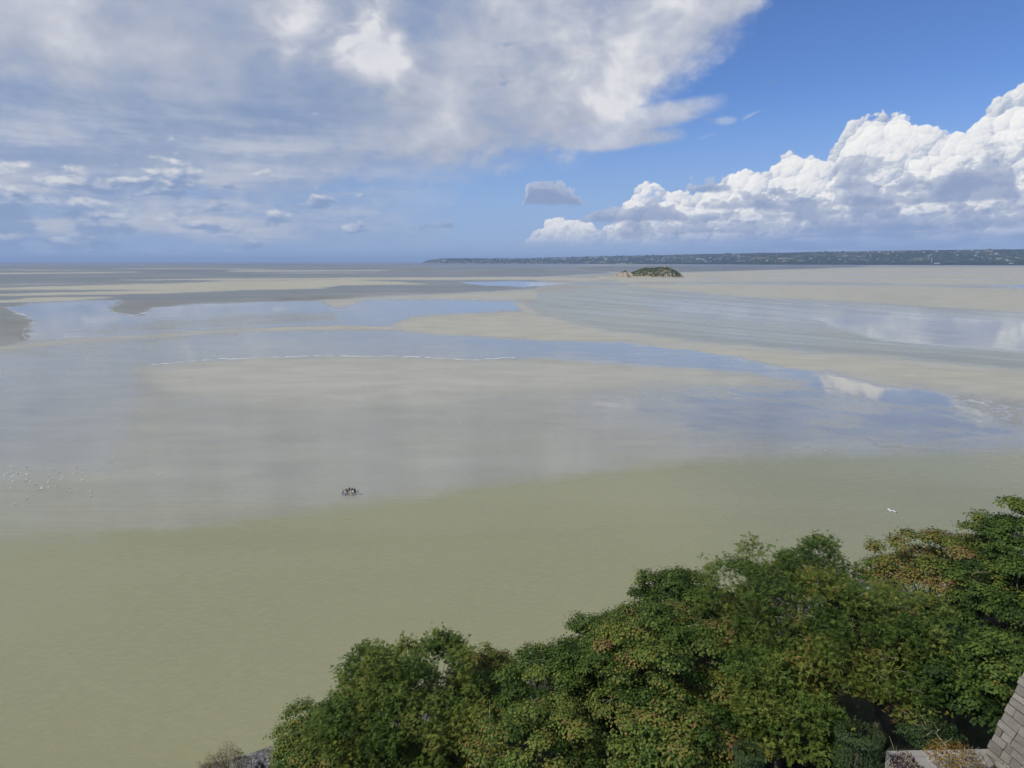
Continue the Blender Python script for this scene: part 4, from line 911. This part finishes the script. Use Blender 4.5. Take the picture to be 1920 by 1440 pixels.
    link('retaining_wall', mb.mesh('retaining_wall', [MAT['mortar']], False), rt)
    y = 0.0
    for q in range(4):
        dpt = (0.55, 1.1, 1.1, 1.1)[q]; x = 0.0
        while x < W - 0.1:
            L_ = min(r.uniform(0.9, 1.5), W - x); s = link('slab', box_mesh('slab', L_ - 0.015, dpt - 0.015, 0.12 + (0.05 if q == 0 else 0), MAT['paving'], 0.012, 0.006, r.randrange(999)), rt)
            s.matrix_local = Matrix.Translation(ex * (x + L_ / 2) + ey * (y + dpt / 2 - 0.04) + zz * 2.94) @ Mt.to_4x4(); x += L_
        y += dpt
build_stone()
def build_rocks():
    r = random.Random(21)
    for q in range(26):
        u = r.uniform(462, 590); v = 1446 - (u - 462) * 0.28 + r.uniform(-4, 22); p = ground(u, v); z = float(hill_z(p.x, p.y)); s = r.uniform(0.5, 1.5)
        o = link('shore_rock', box_mesh('shore_rock', s * r.uniform(.8, 1.6), s * r.uniform(.7, 1.2), s * r.uniform(.5, .9), MAT['shore_rock'], s * 0.12, s * 0.22, q)); o.location = (p.x, p.y, max(z, 0.0) + s * 0.1); o.rotation_euler = (r.uniform(-.4, .4), r.uniform(-.4, .4), r.uniform(0, 3.1))
        tag(o, 'angular grey rock tumbled at the water edge under the brown sycamore', 'rock', 'rocks at the water edge')
m_, N_, out_ = material('lichen_rock'); g_ = N_.n.new('ShaderNodeNewGeometry').outputs['Position']
c_ = N_.ramp(N_.noise(g_, 2.2, 6, 0.7), [(0.40, (0.035, 0.035, 0.035)), (0.54, (0.13, 0.13, 0.125)), (0.68, (0.38, 0.38, 0.37))])
N_.l.new(principled(N_, c_, 0.9, 0.2, bump(N_, N_.noise(g_, 3.5, 6, 0.7), 0.9, 0.15)), out_.inputs[0]); MAT['shore_rock'] = m_
build_rocks()

# ------------------------------------------------------------------ gulls
MAT['white'] = simple('white_feather', (0.80, 0.80, 0.79), 0.7, 0.04, 9)
MAT['grey'] = simple('grey_feather', (0.60, 0.61, 0.62), 0.7, 0.08, 9)
MAT['black'] = simple('black_feather', (0.03, 0.03, 0.03), 0.6, 0.1, 9)
MAT['bill'] = simple('yellow_bill', (0.65, 0.42, 0.06), 0.5, 0.1, 9)
def gull_mesh(name, standing=False):
    mb = MB(); z = 0.16 if standing else 0.0
    mb.tube([(-.30, 0, .12 + z), (-.20, 0, .11 + z), (-.05, 0, .08 + z), (.08, 0, .09 + z), (.16, 0, .15 + z), (.19, 0, .23 + z), (.23, 0, .26 + z), (.27, 0, .25 + z)], [.012, .05, .095, .095, .065, .045, .045, .02], 9)
    for s in (-1, 1): mb.tube([(.08, s * .075, .13 + z), (-.08, s * .085, .14 + z), (-.24, s * .045, .14 + z), (-.38, s * .015, .14 + z)], [.02, .045, .03, .006], 6, 1)
    mb.tube([(.27, 0, .25 + z), (.33, 0, .235 + z)], [.015, .006], 5, 3)
    if standing:
        for s in (-1, 1): mb.tube([(0, s * .035, .22), (.0, s * .035, .02), (.05, s * .035, 0.0)], [.010, .008, .012], 4, 3)
    return mb.mesh(name, [MAT['white'], MAT['grey'], MAT['black'], MAT['bill']])
GULL, GULL_S = gull_mesh('gull'), gull_mesh('gull_standing', True)
flock = [(125, 212), (148, 215), (180, 214), (296, 222), (93, 288), (130, 278), (55, 309), (200, 290), (228, 283), (155, 318), (54, 345), (128, 331), (297, 303), (315, 301), (332, 335), (292, 362),
         (150, 380), (266, 380), (347, 380), (395, 416), (72, 407), (90, 420), (116, 454), (440, 469), (466, 462), (474, 446), (544, 387), (545, 446), (624, 437), (594, 240), (664, 278), (546, 315), (590, 342),
         (606, 350), (704, 325), (687, 354), (824, 292), (858, 222), (921, 292), (929, 365), (774, 453), (797, 492), (1015, 490), (1030, 502), (1019, 548), (303, 572), (174, 630), (1203, 350), (1260, 152)]
r_ = random.Random(2)
for zx, zy in flock:
    p = ground(zx / 6, 840 + zy / 6); o = link('gull', GULL); o.location = (p.x, p.y, -0.02); o.rotation_euler = (0, 0, r_.uniform(0, 6.28)); s = r_.uniform(1.05, 1.3); o.scale = (s, s, s)
    tag(o, 'white gull afloat in the loose flock on the shallow water', 'gull', 'gulls of the floating flock')
for u, v in [(287, 765), (566, 818), (692, 805), (766, 816), (863, 795), (890, 774), (916, 763), (930, 809), (734, 731), (690, 729), (762, 732), (300, 891), (1035, 783), (1051, 804), (1122, 788), (1243, 748), (1384, 748), (1402, 740), (1432, 729), (1546, 846), (1836, 793)]:
    p = ground(u, v); o = link('gull', GULL_S); o.location = (p.x, p.y, 0.0); o.rotation_euler = (0, 0, r_.uniform(0, 6.28)); s = r_.uniform(1.0, 1.2); o.scale = (s, s, s)
    tag(o, 'single gull standing on the wet sand away from the flock', 'gull', 'gulls scattered on the sand')
def flying_gull():
    c = at(1671, 958, 88); root = empty('flying_gull', c, R(200)); tag(root, 'white gull gliding low over the water with wings spread', 'gull')
    mb = MB(); mb.tube([(-.26, 0, 0), (-.15, 0, .0), (0, 0, 0), (.15, 0, .01), (.25, 0, .03), (.31, 0, .03)], [.02, .06, .09, .075, .05, .02], 9); link('body', mb.mesh('body', [MAT['white']]), root)
    mb = MB(); mb.tube([(.30, 0, .03), (.37, 0, .02)], [.016, .006], 5); link('bill', mb.mesh('bill', [MAT['bill']]), root)
    mb = MB(); mb.add([(-.2, .04, .0), (-.2, -.04, .0), (-.42, -.10, -.01), (-.44, 0, -.01), (-.42, .10, -.01), (-.2, .04, .015), (-.2, -.04, .015), (-.42, -.10, 0), (-.44, 0, 0), (-.42, .10, 0)],
           [(0, 1, 2, 3, 4), (9, 8, 7, 6, 5), (0, 5, 6, 1), (1, 6, 7, 2), (2, 7, 8, 3), (3, 8, 9, 4), (4, 9, 5, 0)]); link('tail', mb.mesh('tail', [MAT['white']], False), root)
    for s in (-1, 1):
        mb = MB(); secs = [(0.05, .02, .15, -.10), (.28, .14, .17, -.07), (.45, .16, .14, -.08), (.66, .08, .03, -.14), (.80, -.02, -.10, -.20)]
        V = []
        for (yy, zz, x0, x1) in secs: V += [(x0, s * yy, zz), ((x0 + x1) / 2, s * yy, zz + .02), (x1, s * yy, zz - .005), ((x0 + x1) / 2, s * yy, zz - .012)]
        Fs = [(i * 4 + j, i * 4 + (j + 1) % 4, i * 4 + 4 + (j + 1) % 4, i * 4 + 4 + j) for i in range(4) for j in range(4)] + [(0, 1, 2, 3), (16, 17, 18, 19)]
        mb.add(V, Fs, 0); mb.mi = [0] * 12 + [1] * 4 + [0, 1]
        link('wing', mb.mesh('wing', [MAT['white'], MAT['black']]), root)
flying_gull()

# ------------------------------------------------------------------ walkers crossing the bay
def body_mesh(pose, seed):
    P = {'pelvis': (0, 0, .94), 'waist': (0, .0, 1.08), 'chest': (0, .01, 1.30), 'neck': (0, .0, 1.47), 'head': (0, .02, 1.58), 'crown': (0, .02, 1.70)}
    st = {'stand': .03, 'walk': .18}[pose]
    for s, n in ((1, 'l'), (-1, 'r')):
        P['hip' + n] = (s * .09, 0, .90); P['knee' + n] = (s * .10, s * st + .03, .50); P['ankle' + n] = (s * .10, s * st * 1.2 - .03, .08); P['toe' + n] = (s * .11, s * st * 1.2 + .13, .03)
        P['sh' + n] = (s * .17, 0, 1.40); P['elb' + n] = (s * .24, -s * st * .4 - .02, 1.13); P['wri' + n] = (s * .24, -s * st * .6 + .10, .90); P['hand' + n] = (s * .23, -s * st * .6 + .14, .81)
    Ed = [('pelvis', 'waist'), ('waist', 'chest'), ('chest', 'neck'), ('neck', 'head'), ('head', 'crown')]
    for n in 'lr': Ed += [('pelvis', 'hip' + n), ('hip' + n, 'knee' + n), ('knee' + n, 'ankle' + n), ('ankle' + n, 'toe' + n), ('chest', 'sh' + n), ('sh' + n, 'elb' + n), ('elb' + n, 'wri' + n), ('wri' + n, 'hand' + n)]
    rad = dict(pelvis=.135, waist=.125, chest=.145, neck=.055, head=.085, crown=.075, hip=.095, knee=.062, ankle=.045, toe=.04, sh=.065, elb=.045, wri=.034, hand=.036)
    names = list(P); ix = {n: i for i, n in enumerate(names)}
    me = bpy.data.meshes.new('body'); me.from_pydata([P[n] for n in names], [(ix[a], ix[b]) for a, b in Ed], []); ob = bpy.data.objects.new('body_tmp', me); COL.objects.link(ob)
    ob.modifiers.new('skin', 'SKIN'); sub = ob.modifiers.new('sub', 'SUBSURF'); sub.levels = 1; sub.render_levels = 1
    lay = me.skin_vertices[0].data
    for n in names:
        q = rad[n] if n in rad else rad[n[:-1]]; lay[ix[n]].radius = (q, q)
    lay[ix['pelvis']].use_root = True
    dg = bpy.context.evaluated_depsgraph_get(); res = bpy.data.meshes.new_from_object(ob.evaluated_get(dg)); bpy.data.objects.remove(ob)
    return res
BASE = {p: body_mesh(p, 1) for p in ('stand', 'walk')}
CLOTH = {}
def cloth(nm, colr):
    if nm not in CLOTH: CLOTH[nm] = simple(nm + '_cloth', colr, 0.85, 0.12, 8)
    return CLOTH[nm]
SKIN = simple('skin', (0.50, 0.32, 0.24), 0.6, 0.05, 9)
HAIRM = simple('hair', (0.05, 0.035, 0.025), 0.7, 0.2, 9)
COLS = {'white': (.75, .75, .74), 'black': (.015, .015, .018), 'navy': (.02, .03, .07), 'beige': (.55, .42, .26), 'grey': (.16, .16, .17), 'blue': (.05, .09, .22), 'red': (.30, .04, .04)}
def person(u, v, top, legs, pose, rz, lab, pack=None, hat=None):
    p = ground(u, v); root = empty('person', (p.x, p.y, -0.12), rz); tag(root, lab, 'person', 'walkers standing in the shallows')
    me = BASE[pose].copy(); me.materials.clear()
    for mt in (cloth(legs, COLS[legs]), cloth(top, COLS[top]), SKIN): me.materials.append(mt)
    for f_ in me.polygons:
        c = f_.center; f_.material_index = 2 if (c.z > 1.46 or (abs(c.x) > .19 and c.z < 0.95) or c.z < 0.12) else (1 if c.z > 0.92 else 0); f_.use_smooth = True
    link('body', me, root)
    mb = MB(); mb.ball((0, .0, 1.66), (.098, .108, .10), 6, 9); link('hair', mb.mesh('hair', [cloth(hat, COLS[hat]) if hat else HAIRM]), root)
    mb = MB(); mb.tube([(0, .10, 1.60), (0, .135, 1.57)], [.018, .014], 5); link('nose', mb.mesh('nose', [SKIN]), root)
    if pack:
        mb = MB(); mb.ball((0, -.20, 1.25), (.16, .11, .24), 6, 8); link('backpack', mb.mesh('backpack', [cloth(pack, COLS[pack])]), root)
def zz(x, y): return 580 + x / 12, 880 + y / 12
for x, y, top, legs, pose, rz, lab, pack in (
        (740, 580, 'white', 'grey', 'stand', 4.2, 'person in a white top at the end of the group of walkers', None),
        (778, 588, 'grey', 'blue', 'stand', 4.6, 'person in grey top between the two white topped walkers', None),
        (818, 590, 'white', 'blue', 'stand', 1.2, 'person in a white top and blue trousers facing the group', None),
        (828, 552, 'black', 'navy', 'stand', 3.0, 'person all in black and navy behind the white topped walkers', None),
        (866, 560, 'black', 'black', 'walk', 0.4, 'person dressed entirely in black near the middle of the group', None),
        (908, 522, 'navy', 'black', 'stand', 3.3, 'person in a navy top at the back of the group', 'black'),
        (925, 598, 'beige', 'beige', 'stand', 1.9, 'person in beige clothes at the front of the group', None),
        (962, 535, 'black', 'grey', 'stand', 2.7, 'person in black with a navy backpack at the back of the group', 'navy'),
        (985, 582, 'white', 'black', 'stand', 2.2, 'person in a white top and black trousers beside the one in beige', None),
        (1015, 540, 'navy', 'navy', 'stand', 3.6, 'person in navy from head to foot at the back of the group', None),
        (1042, 568, 'black', 'navy', 'walk', 5.0, 'person in a black top stepping towards the group', 'black'),
        (1098, 575, 'black', 'white', 'stand', 1.6, 'person in a black top and white trousers standing apart from the group', None)):
    u, v = zz(x, y); person(u, v, top, legs, pose, rz, lab, pack)

# ------------------------------------------------------------------ sea air
def build_haze():
    x, y, z0, z1 = 215000, 80000, -10.5, 430
    mb = MB(); mb.add([(-x, -3000, z0), (x, -3000, z0), (x, y, z0), (-x, y, z0), (-x, -3000, z1), (x, -3000, z1), (x, y, z1), (-x, y, z1)], [(3, 2, 1, 0), (4, 5, 6, 7), (0, 1, 5, 4), (1, 2, 6, 5), (2, 3, 7, 6), (3, 0, 4, 7)])
    m = bpy.data.materials.new('sea_air'); m.use_nodes = True; nt = m.node_tree; nt.nodes.clear(); out = nt.nodes.new('ShaderNodeOutputMaterial'); v = nt.nodes.new('ShaderNodeVolumePrincipled')
    v.inputs['Color'].default_value = (0.48, 0.66, 1.0, 1); v.inputs['Density'].default_value = HAZE; v.inputs['Anisotropy'].default_value = 0.0
    nt.links.new(v.outputs[0], out.inputs['Volume'])
    o = link('haze', mb.mesh('haze', [m], False)); tag(o, 'thin blue sea air over the bay', 'haze', kind='stuff')
HAZE = 2.7e-5
if HAZE: build_haze()
